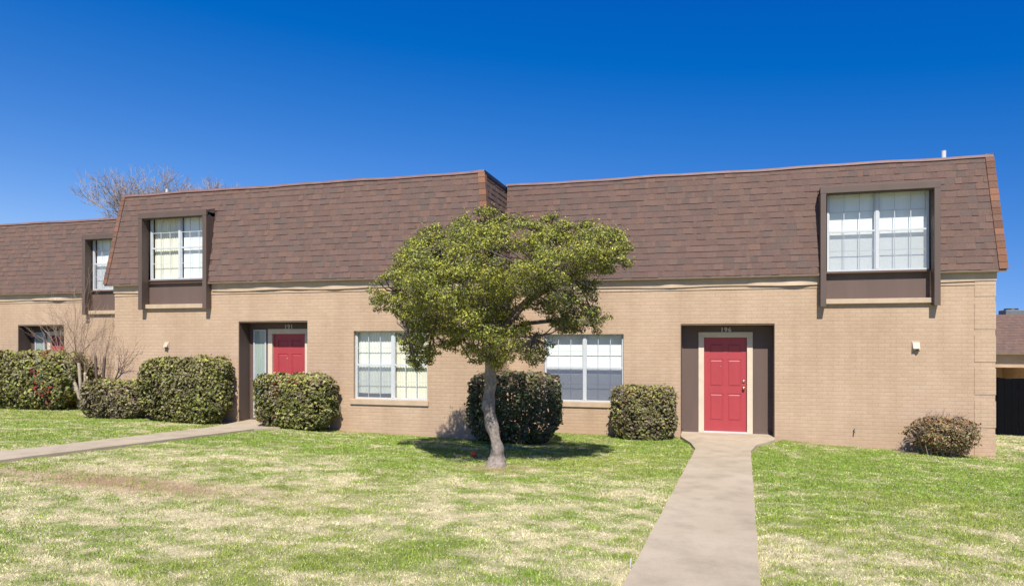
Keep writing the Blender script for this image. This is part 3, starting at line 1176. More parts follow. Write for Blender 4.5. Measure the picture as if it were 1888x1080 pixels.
# --- middle unit
L_OPEN = [(-7.27, -5.57, 0.718, 2.17, 0.12), (-10.15, -8.39, -0.6, 2.40, 0.40), (-12.68, -10.96, 2.81, 3.30, 0.10)]
hL, rL, lyL = house('townhouse', 'middle tan brick townhouse standing forward, its red door half hidden behind a clipped hedge', -13.60, -4.30, -1.6, 5.46,
                    L_OPEN, -13.78, -4.17, -13.56, -4.41, dormers=[(-12.75, -10.87, 4.93)], group='row of joined townhouses', seed=21, hip=(0.25, 0.6))
window_unit(hL, 'window', -7.27, -5.57, 0.718, 2.17, -1.5, 3, (('blindL', 0.12), ('creamblind', 0.0)), ('screen', None), midx=-6.39)
entry(hL, -1.6, -10.15, -8.39, 2.40, 0.14, -9.545, -8.70, 2.115, '191', sidelight=(-10.03, -9.70, 0.20, 2.215))
dormer(hL, -1.6, -12.75, -10.87, 4.93, 3.39, 2.81, 0.18, lyL, -12.60, -10.98, 4.86, (('creamblind', 0.0), ('blind', 0.0)), (None, None), -11.78, foot=2.68, gdep=0.06)
wall_vent(hL, -12.09, -1.6, 1.86, 0.85)
pipe(rL, -13.0, -0.6, 5.4, 5.76, 0.03)

# --- far unit on the left
T_OPEN = [(-18.72, -17.07, -0.6, 2.405, 0.40), (-16.18, -14.4, 2.78, 3.30, 0.10), (-22.4, -20.6, 0.7, 2.16, 0.12)]
hT, rT, lyT = house('townhouse', 'far tan brick townhouse at the left edge of the photo, set back behind bare shrubs', -25.5, -13.62, 0.12, 5.31,
                    T_OPEN, -25.6, -13.63, -25.4, -13.63, dormers=[(-16.26, -14.3, 4.82)], group='row of joined townhouses', seed=33, hip=(0.3, None))
window_unit(hT, 'window', -22.4, -20.6, 0.70, 2.16, 0.22, 3, (('blind', 0.0), ('blind', 0.0)), (None, None))
entry(hT, 0.12, -18.72, -17.07, 2.405, 0.16, -18.0, -17.2, 2.115, None, sidelight=(-18.55, -18.2, 0.2, 2.2))
dormer(hT, 0.12, -16.26, -14.3, 4.82, 3.34, 2.78, 0.18, lyT, -16.12, -14.42, 4.76, (('blind', 0.0), ('blind', 0.0)), ('screen', 'screen'), -15.27, foot=2.66, gdep=0.06)

# ------------------------------------------------------------------ far building, fence, rooftop unit
fb = thing('apartment_block', (22, 20, -1.3), 'low tan block with a brown sloped roof far behind the black fence', 'building')
y0 = 18.0
w = MB()
opening_sheet(w, 8.0, 36.0, -1.5, 1.48, y0, [(10.2, 12.72, -1.5, 0.86, 2.5), (14.2, 16.9, -1.5, 0.86, 2.5), (19, 21.7, -1.5, 0.86, 2.5)])
w.box(8, 36, y0 + 2.5, y0 + 9, -1.5, 1.45)
w.build('wall', M['brick'], fb)
r = MB()
r.hull8([(7.7, y0 - 0.3, 1.5), (36.3, y0 - 0.3, 1.5), (36.3, y0 + 9.3, 1.5), (7.7, y0 + 9.3, 1.5)], [(8.6, y0 + 0.6, 3.05), (35.5, y0 + 0.6, 3.05), (35.5, y0 + 8.4, 3.05), (8.6, y0 + 8.4, 3.05)])
r.c = [(0.12, 0.075, 0.068)] * len(r.v)
shingle_face(r, (7.7, y0 - 0.3, 1.5), (1, 0, 0), Vector((0, 0.9, 1.55)).normalized(), Vector((0, -1.55, 0.9)).normalized(), 12, 11, 0.9, 1.79, (), 77, 0.1)
rr = r.build('roof', M['shingle'], fb)
r = MB()
r.box(7.7, 36.3, y0 - 0.32, y0 - 0.28, 1.40, 1.50)
r.build('fascia', M['soffit'], rr)
ac = thing('rooftop_unit', (12.95, y0 + 2.2, 3.05), 'small grey box unit on the roof of the far block', 'rooftop unit')
mb = MB()
mb.box(12.6, 13.3, y0 + 1.8, y0 + 2.6, 3.051, 3.30)
mb.build('casing', M['acmetal'], ac, bevel=0.03)
mb = MB()
mb.tube([(12.95, y0 + 2.2, 3.30), (12.95, y0 + 2.2, 3.37)], [0.28, 0.26], 16)
mb.build('fan_cowl', M['darkcap'], ac)

fe = thing('fence', (7.4, 3.6, -0.35), 'tall black board fence beside the right corner of the near townhouse', 'fence')
for i in range(5):
    x = 5.35 + i * 1.2
    mb = MB()
    mb.box(x, x + 0.09, 3.66, 3.75, -0.7, 1.10)
    mb.build('fence_post', M['black'], fe)
mb = MB()
x = 5.32
k = 0
while x < 10.4:
    g = float(gz(x, 3.6))
    mb.box(x, x + 0.135, 3.62 + 0.004 * (k % 3), 3.643 + 0.004 * (k % 3), g + 0.03, 1.085 + 0.006 * math.sin(k * 2.3))
    x += 0.141
    k += 1
mb.box(5.32, 10.4, 3.652, 3.69, 0.85, 0.93)
mb.box(5.32, 10.4, 3.652, 3.69, 0.0, 0.08)
mb.build('fence_boards', M['black'], fe)


# ------------------------------------------------------------------ plants
def pick(cols, n, w=None, jit=0.18):
    c = np.array(cols)[RNG.choice(len(cols), n, p=w)]
    return np.clip(c * (1 + RNG.normal(size=(n, 1)) * jit), 0.004, 0.9)


def unit(n):
    v = RNG.normal(size=(n, 3))
    return v / np.linalg.norm(v, axis=1, keepdims=True)


def hedge(label, x0, x1, yb, yf, ztop, cols, wts, n, leaf=0.028, left_over=0.0, berries=None, top_cols=None, group='clipped shrubs along the townhouse walls', round_=0.22, dome=False, stickup=0):
    """clipped shrub: rounded box shell of leaves, denser outside, brown stems inside"""
    cx, cy = (x0 + x1) / 2, (yb + yf) / 2
    zg = float(gz(cx, yf))
    h = thing('shrub' if dome else 'hedge', (cx, cy, zg), label, 'shrub' if dome else 'hedge', group)
    hx, hy, hz = (x1 - x0) / 2, (yb - yf) / 2, (ztop - zg) / 2
    cz = zg + hz
    # superellipsoid directions
    d = unit(n)
    e = 6.0 if not dome else 1.75
    rr_ = (np.abs(d[:, 0]) ** e + np.abs(d[:, 1]) ** e + np.abs(d[:, 2]) ** e) ** (-1 / e)
    depth = np.where(RNG.random(n) < 0.72, 1 - np.abs(RNG.normal(size=n)) * 0.045, 1 - RNG.random(n) * 0.55)
    q = d * (rr_ * depth)[:, None]
    lump = (fbm(q[:, 0] * hx * 2.2 + cx + q[:, 1] * hy * 3, q[:, 2] * hz * 2.2 + cz + 3 * q[:, 1] * hy, 1.7, 3) - 0.5)
    q = q * (1 + lump[:, None] * (0.26 if not dome else 1.0))
    stray = (RNG.random(n) < 0.035) & (q[:, 2] > -0.6)
    q = q * (1 + stray[:, None] * RNG.uniform(0.02, 0.10, (n, 1)))
    # undercut towards the ground
    under = np.where(q[:, 2] < -0.45, 1 - (-q[:, 2] - 0.45) * 0.38, 1.0)
    P = np.stack([cx + q[:, 0] * hx * under, cy + q[:, 1] * hy * under, cz + q[:, 2] * hz], -1)
    if dome:
        P[:, 2] = zg + 0.04 + (q[:, 2] * 0.5 + 0.5) * hz * 2
    # sparse holes where leaves are thin
    keep = (fbm(P[:, 0] * 1.0 + P[:, 1], P[:, 2] + 9, 4.5, 2) > 0.30) | (RNG.random(n) < 0.45)
    keep &= P[:, 2] > zg + 0.03
    keep &= P[:, 1] < yb - 0.005
    keep &= (fbm(P[:, 0] + 2 * P[:, 1] - 5, P[:, 2] * 1.2 + 20, 6.5, 2) > 0.36) | (depth < 0.9) | (RNG.random(n) < 0.35)
    P, d, q = P[keep], d[keep], q[keep]
    m = len(P)
    col = pick(cols, m, wts)
    patch = fbm(P[:, 0] + 4, P[:, 2] + P[:, 1] + 2, 2.6, 3)
    br = sstep(0.50, 0.66, patch)[:, None]
    # leaves of one spray share a tone
    dk = sstep(0.52, 0.70, fbm(P[:, 0] * 1.3 - 8, P[:, 2] * 1.3 + P[:, 1] - 3, 3.4, 3))
    if top_cols is not None:
        tc = pick(top_cols, m)
        k = (sstep(0.35, 0.85, q[:, 2] + (patch - 0.5)) * (RNG.random(m) < 0.6))[:, None]
        col = col * (1 - k) + tc * k
    if berries:
        for (bx, bz, nb, sp_) in berries:
            k = (np.exp(-(((P[:, 0] - bx) / sp_) ** 2 + ((P[:, 2] - bz) / sp_) ** 2)) * (d[:, 1] < 0.3) * nb > RNG.random(m))[:, None]
            col = np.where(k, pick([(0.34, 0.02, 0.03), (0.20, 0.035, 0.03)], m), col)
    col = col * (1 - br * 0.45) + pick([(0.135, 0.105, 0.065)], m) * br * 0.45
    col = col * (1 + (0.28 * (0.5 - dk))[:, None])
    nn = d + unit(m) * 1.1 + np.array([0, -0.25, 0.45])
    leaves('foliage', P, nn, leaf * RNG.uniform(0.6, 1.35, m), col, M['leaf'], h, aspect=0.55)
    # stems
    st = MB()
    rnd = random.Random(int(abs(cx) * 31))
    for i in range(46 if not dome else 40):
        bx, by = cx + rnd.uniform(-0.45, 0.45) * hx, cy + rnd.uniform(-0.4, 0.4) * hy
        tx, ty = cx + rnd.uniform(-0.95, 0.95) * hx, cy + rnd.uniform(-0.9, 0.9) * hy
        tz = zg + rnd.uniform(0.75, 0.985) * hz * 2
        if dome:
            tz = zg + hz * 2 * (1.12 - 0.75 * ((tx - cx) / hx) ** 2)
        mid = ((bx + tx) / 2 + rnd.uniform(-.08, .08), (by + ty) / 2 + rnd.uniform(-.08, .08), zg + (tz - zg) * 0.5)
        st.tube([(bx, by, zg - 0.05), mid, (tx, min(ty, yb - 0.01), tz)], [0.011, 0.007, 0.003], 4)
        for k in range(4):
            t = rnd.uniform(0.3, 1)
            p0 = Vector(mid).lerp(Vector((tx, ty, tz)), t)
            p1 = p0 + Vector((rnd.uniform(-.16, .16), rnd.uniform(-.16, .1), rnd.uniform(0, .14)))
            if not dome:
                p1.z = min(p1.z, ztop + 0.01)
            p1.y = min(p1.y, yb - 0.01)
            st.tube([tuple(p0), tuple(p1)], [0.004, 0.002], 3)
    if dome:
        for i in range(30):
            a = rnd.uniform(-1.15, 1.0)
            zt_ = zg + hz * 2 * max(0.15, 1.0 - 0.7 * a * a) * rnd.uniform(0.95, 1.3)
            p1 = Vector((cx + a * hx * 1.12, yf + rnd.uniform(0.05, 0.5), zt_))
            p0 = Vector((cx + a * hx * 0.6, cy, zg + hz * 0.8))
            st.tube([tuple(p0), tuple(p0.lerp(p1, .6) + Vector((0, 0, .04))), tuple(p1)], [0.005, 0.004, 0.002], 3)
        for i in range(5):
            x_ = x0 - rnd.uniform(0.05, 0.32)
            st.tube([(x0 + 0.25, cy, zg + 0.03), (x0 - 0.02, cy - .1, zg + 0.04), (x_, cy - .15, zg + rnd.uniform(0.05, 0.25))], [0.007, 0.005, 0.002], 4)
    st.build('stems', M['twig'], h)
    return h


G1 = [(0.185, 0.200, 0.036), (0.100, 0.115, 0.030), (0.290, 0.280, 0.070), (0.135, 0.130, 0.055), (0.20, 0.165, 0.085)]
W1 = [0.27, 0.24, 0.17, 0.17, 0.15]
BR = [(0.22, 0.17, 0.095), (0.15, 0.15, 0.06), (0.25, 0.24, 0.07), (0.16, 0.12, 0.075)]
W2 = [0.33, 0.28, 0.17, 0.22]
YT = [(0.28, 0.28, 0.050), (0.26, 0.22, 0.10)]
hedge('large leafy hedge with red new leaves at the left edge of the photo', -19.6, -15.75, 0.0, -1.05, 1.66, G1, W1, 21000, 0.047, top_cols=YT,
      berries=[(-16.75, 1.15, 0.55, 0.13), (-16.65, 0.72, 0.4, 0.2), (-16.35, 0.5, 0.25, 0.2), (-16.6, 1.6, 0.3, 0.14)])
hedge('lowest and thinnest brownish hedge under the bare shrub with dark stubs', -14.10, -12.42, -1.62, -2.20, 1.05, BR, W2, 7500, 0.040, top_cols=YT)
bpy.context.view_layer.update()
hedge('biggest hedge of the middle townhouse, just left of its doorway', -12.30, -10.15, -1.64, -2.34, 1.57, G1, W1, 14000, 0.043, top_cols=YT)
hedge('round-cornered hedge standing in front of the half-hidden red door', -9.28, -7.55, -1.66, -2.36, 1.24, G1, W1, 14000, 0.041, top_cols=YT)
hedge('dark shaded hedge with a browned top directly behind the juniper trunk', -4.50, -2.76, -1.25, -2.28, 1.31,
      [(0.060, 0.085, 0.025), (0.045, 0.065, 0.024), (0.09, 0.11, 0.035), (0.10, 0.085, 0.05)], [0.35, 0.3, 0.2, 0.15], 13000, 0.040,  # leaf colours darkened to paint in the shade behind the juniper
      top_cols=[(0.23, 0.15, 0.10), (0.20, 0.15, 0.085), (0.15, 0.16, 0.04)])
hedge('square clipped hedge between the near window and the centred red door', -1.90, -0.56, -0.05, -0.66, 1.02, BR + G1, [w * 0.55 for w in W2] + [w * 0.45 for w in W1], 10000, 0.034, top_cols=YT)
RD = [(0.36, 0.17, 0.085), (0.26, 0.22, 0.07), (0.20, 0.20, 0.07), (0.38, 0.24, 0.12), (0.18, 0.14, 0.08)]
hedge('low reddish mound shrub against the wall near the right corner', 3.64, 4.90, -0.04, -0.80, 0.54, RD, [0.22, 0.27, 0.25, 0.1, 0.16], 6200, 0.026,
      top_cols=[(0.40, 0.17, 0.08), (0.30, 0.22, 0.08)], dome=True)


def branchy(st, p, d, L, r, depth, rnd, spread=0.55, up=0.15, kids=(2, 3), minr=0.004, shrink=0.72, rs=0.66):
    """recursive bare branches"""
    segs = 3
    pts, rad = [tuple(p)], [r]
    q = Vector(p)
    dd = Vector(d).normalized()
    for i in range(segs):
        dd = (dd + Vector((rnd.gauss(0, .12), rnd.gauss(0, .12), rnd.gauss(0, .08) + up * 0.3))).normalized()
        q = q + dd * (L / segs)
        pts.append(tuple(q))
        rad.append(max(minr * 0.7, r * (1 - (1 - rs) * (i + 1) / segs)))
    st.tube(pts, rad, 5 if r > 0.02 else 3, cap=False)
    if depth == 0:
        return
    for k in range(rnd.randint(*kids)):
        nd = (dd + Vector((rnd.gauss(0, spread), rnd.gauss(0, spread), rnd.gauss(0, spread * .6) + up))).normalized()
        branchy(st, q, nd, L * shrink * rnd.uniform(0.8, 1.15), max(minr, r * rs), depth - 1, rnd, spread, up, kids, minr, shrink, rs)
    for k in range(1):
        t = Vector(pts[2])
        nd = (dd + Vector((rnd.gauss(0, spread * 1.3), rnd.gauss(0, spread * 1.3), rnd.gauss(0, spread)))).normalized()
        branchy(st, t, nd, L * shrink * 0.8, max(minr, r * rs * 0.7), depth - 1, rnd, spread, up, kids, minr, shrink, rs)


M['ctwig'] = m_plain('tan_twig_bark', (0.33, 0.235, 0.17), 0.8, 0.25, 9)
M['ctrunk'] = m_plain('pale_smooth_bark', (0.36, 0.30, 0.24), 0.7, 0.25, 12)
M['stubbark'] = m_plain('dark_stub_bark', (0.10, 0.07, 0.055), 0.85, 0.3, 12)
M['fartwig'] = m_plain('distant_twig_bark', (0.30, 0.255, 0.24), 0.9, 0.2, 3)


def bare_shrub(label, x, y, stems, seed, bk='ctrunk', group='bare topped shrubs by the wall'):
    zg = float(gz(x, y))
    t = thing('bare_shrub', (x, y, zg), label, 'shrub', group)
    rnd = random.Random(seed)
    tr = MB()
    tw = MB()
    for (tx, ty, tz, r, n, L, fan) in stems:
        p0 = (x + rnd.uniform(-.05, .05), y, zg - 0.05)
        top = Vector((x + tx, y + ty, zg + tz))
        mid = Vector(p0).lerp(top, 0.55) + Vector((rnd.uniform(-.05, .05), 0, 0))
        tr.tube([p0, tuple(mid), tuple(top), tuple(top + Vector((0, 0, .05)))], [r * 1.35, r, r * 1.15, r * 0.9], 8)
        for i in range(n):
            a = rnd.uniform(-1, 1)
            nd = Vector((a * fan + tx * 0.3, rnd.uniform(-.45, .45), 1.0)).normalized()
            branchy(tw, top + Vector((rnd.uniform(-.04, .04), 0, 0)), nd, L * rnd.uniform(.45, 0.9), 0.007, 3, rnd, 0.34, 0.08, (1, 2), 0.0020, 0.58, 0.58)
    tr.build('trunk', M[bk], t, smooth=True)
    tw.build('twigs', M['ctwig'], t)


bare_shrub('tall bare shrub with pale leaning trunk, branches crossing the far doorway', -15.45, -0.75,
           [(-0.42, -0.05, 1.12, 0.040, 12, 1.45, 1.25), (-0.15, 0.0, 1.20, 0.036, 12, 1.65, 0.75), (0.04, 0.0, 0.95, 0.028, 6, 1.3, 0.5), (-0.80, 0.0, 1.4, 0.016, 8, 1.1, 1.7)], 5)
bare_shrub('bare shrub cut back to dark stubs above the thin brownish hedge', -14.25, -1.40,
           [(-0.14, 0, 1.42, 0.030, 5, 0.6, 0.6), (0.14, 0, 1.38, 0.032, 5, 0.7, 0.5), (0.85, -0.28, 1.12, 0.014, 12, 0.75, 0.9)], 9, 'stubbark')


def far_tree(label, x, y, top, trunk_h, seed, spread, depth, L, d0=(0, 0, 1), n0=5):
    zg = float(gz(x, y))
    t = thing('bare_tree', (x, y, zg), label, 'tree', 'bare trees beyond the roofs')
    rnd = random.Random(seed)
    tr = MB()
    tr.tube([(x, y, zg), (x + .1, y, zg + trunk_h * .5), (x, y, zg + trunk_h)], [0.32, 0.26, 0.22], 8)
    tr.build('trunk', M['fartwig'], t, smooth=True)
    cr = MB()
    for i in range(n0):
        a = 2 * math.pi * i / n0 + rnd.uniform(-.3, .3)
        nd = Vector((math.cos(a) * spread, math.sin(a) * spread * 0.6, 1.0))
        branchy(cr, (x, y, zg + trunk_h), nd, L * rnd.uniform(.85, 1.1), 0.12, depth, rnd, 0.42, 0.12, (2, 3), 0.009, 0.74, 0.62)
    cr.build('crown', M['fartwig'], t)


far_tree('larger bare tree rising behind the left roofs', -35.5, 24.5, 12, 7.6, 3, 0.95, 6, 2.35, n0=7)
far_tree('smaller bare treetop just showing over the middle roof', -31.2, 29.5, 10, 8.0, 14, 0.6, 5, 1.6)

# ------------------------------------------------------------------ the pruned juniper
S = 117.4


def tp(px, py):
    """crown outline measured in the photograph -> metres in the plane of the trunk"""
    a = (px - 944) / 1280
    c, s = math.cos(PHI), math.sin(PHI)
    z = (-4.6 + 15.05) / (c + a * s)
    return ((-s + a * c) * z, 1.96 + (628 - py) * z / 1280)


OUT = [(672, 541), (700, 517), (728, 500), (735, 466), (750, 448), (770, 430), (803, 420), (832, 415), (855, 398), (885, 390), (905, 386), (930, 402), (962, 398),
       (990, 415), (1012, 396), (1040, 399), (1052, 420), (1095, 408), (1112, 424), (1142, 426), (1160, 452), (1168, 488), (1140, 502), (1107, 514),
       (1098, 532), (1106, 548), (1092, 562), (1128, 590), (1108, 602), (1095, 622), (1066, 614), (1038, 616), (1010, 592), (985, 572), (955, 575), (985, 606), (1008, 628), (1030, 636), (1006, 662),
       (985, 678), (950, 672), (905, 680), (872, 668), (848, 655), (836, 640), (812, 646), (796, 660), (778, 690), (765, 676), (746, 652), (742, 622), (762, 606), (738, 590), (728, 566), (700, 578), (688, 560)]
POLY = np.array([tp(*p) for p in OUT])


def inside(P):
    x, y = P[:, 0], P[:, 1]
    r = np.zeros(len(P), bool)
    n = len(POLY)
    for i in range(n):
        x1, y1 = POLY[i]
        x2, y2 = POLY[(i + 1) % n]
        c = ((y1 > y) != (y2 > y)) & (x < (x2 - x1) * (y - y1) / (y2 - y1 + 1e-12) + x1)
        r ^= c
    return r


def edge_dist(P):
    d = np.full(len(P), 9.0)
    n = len(POLY)
    for i in range(n):
        a, b = POLY[i], POLY[(i + 1) % n]
        ab = b - a
        t = np.clip(((P - a) @ ab) / (ab @ ab), 0, 1)
        q = a + t[:, None] * ab
        d = np.minimum(d, np.linalg.norm(P - q, axis=1))
    return d


def build_juniper():
    zg = float(gz(-3.13, -4.62))
    t = thing('juniper_tree', (-3.13, -4.62, zg), 'small juniper with a leaning grey trunk and clumpy green crown on the lawn', 'tree')
    rnd = random.Random(4)
    # clumps
    lo, hi = POLY.min(0), POLY.max(0)
    cl = []
    tries = 0
    while len(cl) < 560 and tries < 90000:
        tries += 1
        p = np.array([[rnd.uniform(lo[0], hi[0]), rnd.uniform(lo[1], hi[1])]])
        if not inside(p)[0]:
            continue
        e = edge_dist(p)[0]
        if not (p[0, 0] > -2.7 and p[0, 1] < 2.7) and float(fbm(p[0, 0] * 1.0 + 40, p[0, 1] + 11, 1.9, 2)) < 0.36 and rnd.random() < 0.8:
            continue
        r = rnd.uniform(0.10, 0.20) if e > 0.25 else rnd.uniform(0.08, 0.14)
        if e < r * 0.72:
            r = max(e / 0.72, 0.07)
        dmax = min(1.85, 0.20 + 2.1 * e)
        y = rnd.uniform(-1, 1)
        y = math.copysign(abs(y) ** 0.6, y) * dmax
        if y > 0.2 and rnd.random() < 0.45:
            y = -y
        if y > 0:
            y *= 0.55
        if p[0, 1] < 2.05 and p[0, 0] < -2.6 and rnd.random() < 0.6:
            y = -abs(y)
        q = (p[0, 0], -4.6 + y, p[0, 1])
        # perspective keeps nearer clumps in the same outline
        k = (q[1] + 15.05) / 10.45
        q = (q[0] * (1 - (1 - k) * 0.55), q[1], 1.96 + (q[2] - 1.96) * (1 - (1 - k) * 0.8))
        if all((q[0] - c[0]) ** 2 + (q[1] - c[1]) ** 2 + (q[2] - c[2]) ** 2 > (0.66 * (r + c[3])) ** 2 for c in cl):
            cl.append((*q, r))
    # leaves
    C, NN, S_, CO = [], [], [], []
    for (x, y, z, r) in cl:
        n = int(60 + 13500 * r ** 2.0)
        d = unit(n)
        d[:, 2] = np.where(d[:, 2] < -0.2, d[:, 2] * RNG.uniform(-0.7, 1, n), d[:, 2])
        rad = r * (1 - np.abs(RNG.normal(size=n)) * 0.16) * (1 + 0.55 * (fbm(d[:, 0] * 1.2 + x * 3, d[:, 2] * 1.2 + y * 3 + d[:, 1], 2.2, 2) - 0.5))
        P = np.array([x, y, z]) + d * rad[:, None] * np.array([1.12, 1.12, 0.88])
        sprig = RNG.random(n) < 0.17
        P = P + sprig[:, None] * (d * 0.6 + np.array([0, 0, 0.5])) * RNG.uniform(0.02, 0.10, (n, 1))
        tone = rnd.random()
        cols = [(0.275, 0.295, 0.040), (0.170, 0.195, 0.040), (0.400, 0.395, 0.052), (0.115, 0.135, 0.045), (0.20, 0.18, 0.10)]
        w = np.array([0.34, 0.24, 0.24, 0.12, 0.06])
        if tone > 0.8:
            w = np.array([0.25, 0.12, 0.5, 0.08, 0.05])
        elif tone < 0.22:
            w = np.array([0.22, 0.3, 0.08, 0.25, 0.15])
        # right underside is greyer and sparser
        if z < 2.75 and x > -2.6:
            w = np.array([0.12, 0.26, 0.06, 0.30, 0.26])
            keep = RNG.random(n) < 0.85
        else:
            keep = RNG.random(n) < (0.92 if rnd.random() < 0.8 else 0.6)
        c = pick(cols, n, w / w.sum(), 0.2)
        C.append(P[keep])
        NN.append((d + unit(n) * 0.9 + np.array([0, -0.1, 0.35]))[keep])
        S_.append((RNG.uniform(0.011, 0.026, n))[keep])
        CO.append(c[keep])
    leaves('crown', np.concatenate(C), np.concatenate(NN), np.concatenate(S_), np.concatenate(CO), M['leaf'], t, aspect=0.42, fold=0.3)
    # trunk: measured bends
    pts = []
    for px, py, wpx in ((916, 870, 52), (916, 860, 42), (917, 850, 33), (917, 838, 25), (917, 826, 21), (914, 805, 19), (909, 783, 21), (904, 762, 22), (902, 742, 22), (902, 722, 20), (904, 704, 19), (904, 682, 19), (906, 655, 18), (908, 630, 17)):
        x, z = tp(px, py)
        pts.append((x, z, wpx / S / 2))
    mb = MB()
    P3 = [(x + 0.006 * math.sin(i * 2.1), -4.62 + 0.03 * math.sin(i * 0.8), z) for i, (x, z, w) in enumerate(pts)]
    # refine + knobbly radius
    fine, rad = [], []
    for i in range(len(P3) - 1):
        for k in range(3):
            u = k / 3
            fine.append(tuple(Vector(P3[i]).lerp(Vector(P3[i + 1]), u)))
            rad.append((pts[i][2] * (1 - u) + pts[i + 1][2] * u) * (1 + 0.07 * math.sin(i * 3.3 + k * 1.9)))
    fine.append(P3[-1])
    rad.append(pts[-1][2])
    n0 = len(mb.v)
    mb.tube(fine, rad, 18)
    # bark ridges: push vertices in and out
    out = []
    for j, v in enumerate(mb.v):
        i = j // 18
        if i < len(fine):
            c = Vector(fine[i])
            d = Vector(v) - c
            th = (j % 18) / 18 * 2 * math.pi
            k = 1 + 0.13 * math.sin(th * 3 + i * 0.35) + 0.07 * math.sin(th * 7 - i * 0.5) + 0.05 * rnd.uniform(-1, 1)
            if i < 5:
                k += 0.35 * (5 - i) / 5 * max(0, math.sin(th * 2.5 + 0.7))
            out.append(tuple(c + d * k))
        else:
            out.append(v)
    mb.v = out
    mb.c = [(0.270 * q, 0.230 * q, 0.200 * q) for q in [rnd.uniform(0.75, 1.12) for _ in mb.v]]
    tk = mb.build('trunk', M['bark'], t, smooth=True)
    # limbs
    lb = MB()
    top = Vector(P3[-1])
    fork = Vector(P3[-3])
    heads = []
    for (x, z, y, r) in ((-4.9, 2.75, -4.5, .05), (-4.45, 2.1, -5.1, .045), (-4.2, 3.35, -4.2, .05), (-3.3, 3.7, -4.5, .05), (-3.2, 2.2, -5.4, .045), (-2.3, 3.6, -4.4, .05), (-1.35, 3.3, -4.7, .05),
                         (-1.7, 2.35, -4.3, .045), (-2.5, 2.0, -4.9, .04), (-3.0, 3.0, -3.5, .045), (-2.2, 2.9, -5.3, .04), (-3.9, 2.7, -5.4, .04)):
        h_ = Vector((x, y, z))
        m1 = top.lerp(h_, 0.35) + Vector((rnd.uniform(-.1, .1), rnd.uniform(-.1, .1), 0.14))
        m2 = top.lerp(h_, 0.7) + Vector((rnd.uniform(-.1, .1), rnd.uniform(-.1, .1), 0.06))
        lb.tube([tuple(fork), tuple(top), tuple(m1), tuple(m2), tuple(h_)], [r * 1.1, r * 1.1, r * .8, r * .6, r * .35], 7)
        heads += [m1, m2, h_]
    for (x, y, z, r) in cl:
        c = Vector((x, y, z))
        h_ = min(heads, key=lambda q: (q - c).length)
        m = h_.lerp(c, 0.5) + Vector((rnd.uniform(-.06, .06), rnd.uniform(-.06, .06), -0.03))
        lb.tube([tuple(h_), tuple(m), tuple(c)], [0.017, 0.012, 0.006], 4)
        for k in range(3):
            e = c + Vector((rnd.gauss(0, 1), rnd.gauss(0, 1), rnd.gauss(0, .7))).normalized() * r * 0.9
            lb.tube([tuple(m.lerp(c, 0.7)), tuple(e)], [0.006, 0.003], 3)
    lb.c = [(0.16, 0.13, 0.11)] * len(lb.v)
    lb.build('limbs', M['bark'], t)


build_juniper()

# ------------------------------------------------------------------ small things on the lawn
mb = MB()
bz = float(gz(-3.78, -3.75)) + 0.045
bx_, by_ = -3.76, -3.95
R_ = 0.052
ring = [(-1 + 2 * i / 8) for i in range(9)]
mb.tube([(bx_, by_, bz + R_ * z) for z in ring], [R_ * math.sqrt(max(0.0004, 1 - z * z)) for z in ring], 14)
b = mb.build('red_ball', M['ball'], None, smooth=True, origin=(bx_, by_, bz))
tag(b, 'small red ball lying in the shade left of the juniper trunk', 'ball')
mb = MB()
sx, sy = -0.60, -9.22
sz = float(gz(sx, sy))
mb.tube([(sx, sy, sz - 0.02), (sx + 0.004, sy, sz + 0.03), (sx + 0.006, sy, sz + 0.055)], [0.008, 0.008, 0.006], 6)
b = mb.build('marker_peg', M['pvc'], None, origin=(sx, sy, sz))
tag(b, 'tiny white peg stuck in the grass at the path edge', 'peg')


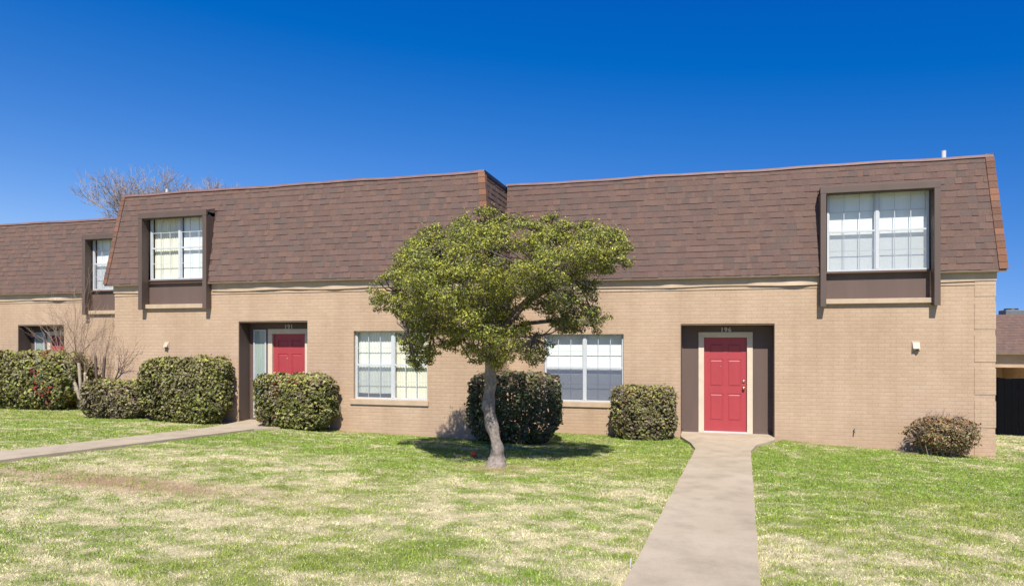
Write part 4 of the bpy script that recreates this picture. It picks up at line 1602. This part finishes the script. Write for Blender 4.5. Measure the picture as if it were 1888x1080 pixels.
# ------------------------------------------------------------------ grass
def build_grass(n=1500000):
    a = RNG.uniform(-1.0, 0.95, n)
    z = 3.6 + (24 - 3.6) * RNG.random(n) ** 1.05
    c, s = math.cos(PHI), math.sin(PHI)
    x = (-s + a * c) * z
    y = -15.05 + (c + a * s) * z
    keep = np.ones(n, bool)
    keep &= ~((x > -4.32) & (x < 5.28) & (y > -0.03))
    keep &= ~((x > -13.62) & (x <= -4.28) & (y > -1.63))
    keep &= ~((x <= -13.6) & (y > 0.09))
    keep &= y < 12
    for P in (PATH_L, PATH_R):
        xl, xr = path_x(P, y)
        creep = 0.045 * RNG.random(n) ** 3
        ins = (x > xl + creep) & (x < xr - creep) & (y < P[0][0] + 0.1)
        keep &= ~ins
    bare_ = bare(x, y)
    keep &= RNG.random(n) > bare_ * 0.75
    clump = fbm(x + 3, y, 5.0, 3)
    x, y, z, clump, bare_ = x[keep], y[keep], z[keep], clump[keep], bare_[keep]
    m = len(x)
    d = dryness(x, y)
    dp = np.clip(0.12 + d * 0.88, 0.0, 0.95)
    dry = RNG.random(m) < dp
    h = np.where(dry, RNG.uniform(0.008, 0.024, m), RNG.uniform(0.014, 0.036, m)) * (0.35 + 1.1 * clump)
    w = (0.0018 + 0.00040 * z) * RNG.uniform(0.7, 1.3, m)
    th = RNG.uniform(0, 2 * np.pi, m)
    ln = RNG.uniform(0.1, 1.0, m) * np.where(dry, 1.6, 0.85)
    ld = RNG.uniform(0, 2 * np.pi, m)
    g = gsample(x, y) - 0.004
    v = np.empty((m, 3, 3), dtype=np.float32)
    v[:, 0] = np.stack([x - np.cos(th) * w, y - np.sin(th) * w, g], -1)
    v[:, 1] = np.stack([x + np.cos(th) * w, y + np.sin(th) * w, g], -1)
    v[:, 2] = np.stack([x + np.cos(ld) * h * ln, y + np.sin(ld) * h * ln, g + h], -1)
    green = pick([(0.24, 0.38, 0.045), (0.30, 0.43, 0.06), (0.17, 0.30, 0.045), (0.42, 0.47, 0.12)], m, [0.35, 0.3, 0.2, 0.15], 0.15)
    straw = pick([(0.79, 0.71, 0.44), (0.69, 0.61, 0.34), (0.87, 0.81, 0.58), (0.57, 0.48, 0.27)], m, [0.4, 0.3, 0.2, 0.1], 0.12)
    oliv = fbm(x + 70, y, 0.45, 3)[:, None]
    green = green * (1 - sstep(0.4, 0.75, oliv) * 0.45) + np.array([0.40, 0.42, 0.09]) * sstep(0.4, 0.75, oliv) * 0.45
    straw = straw * (1 - bare_[:, None] * 0.7) + np.array([0.50, 0.31, 0.19]) * bare_[:, None] * 0.7
    col = np.where(dry[:, None], straw, green)
    tuft = fbm(x * 1.0 + 17, y - 4, 11.0, 2)
    col = col * (0.70 + 0.70 * tuft)[:, None]
    f = np.arange(m * 3).reshape(m, 3)
    o = fast_mesh('grass', v.reshape(-1, 3), f, 3, np.repeat(col, 3, axis=0), M['blade'])
    o['kind'] = 'stuff'
    o['label'] = 'short green and straw coloured grass covering the lawn'
    o['category'] = 'grass'


build_grass()
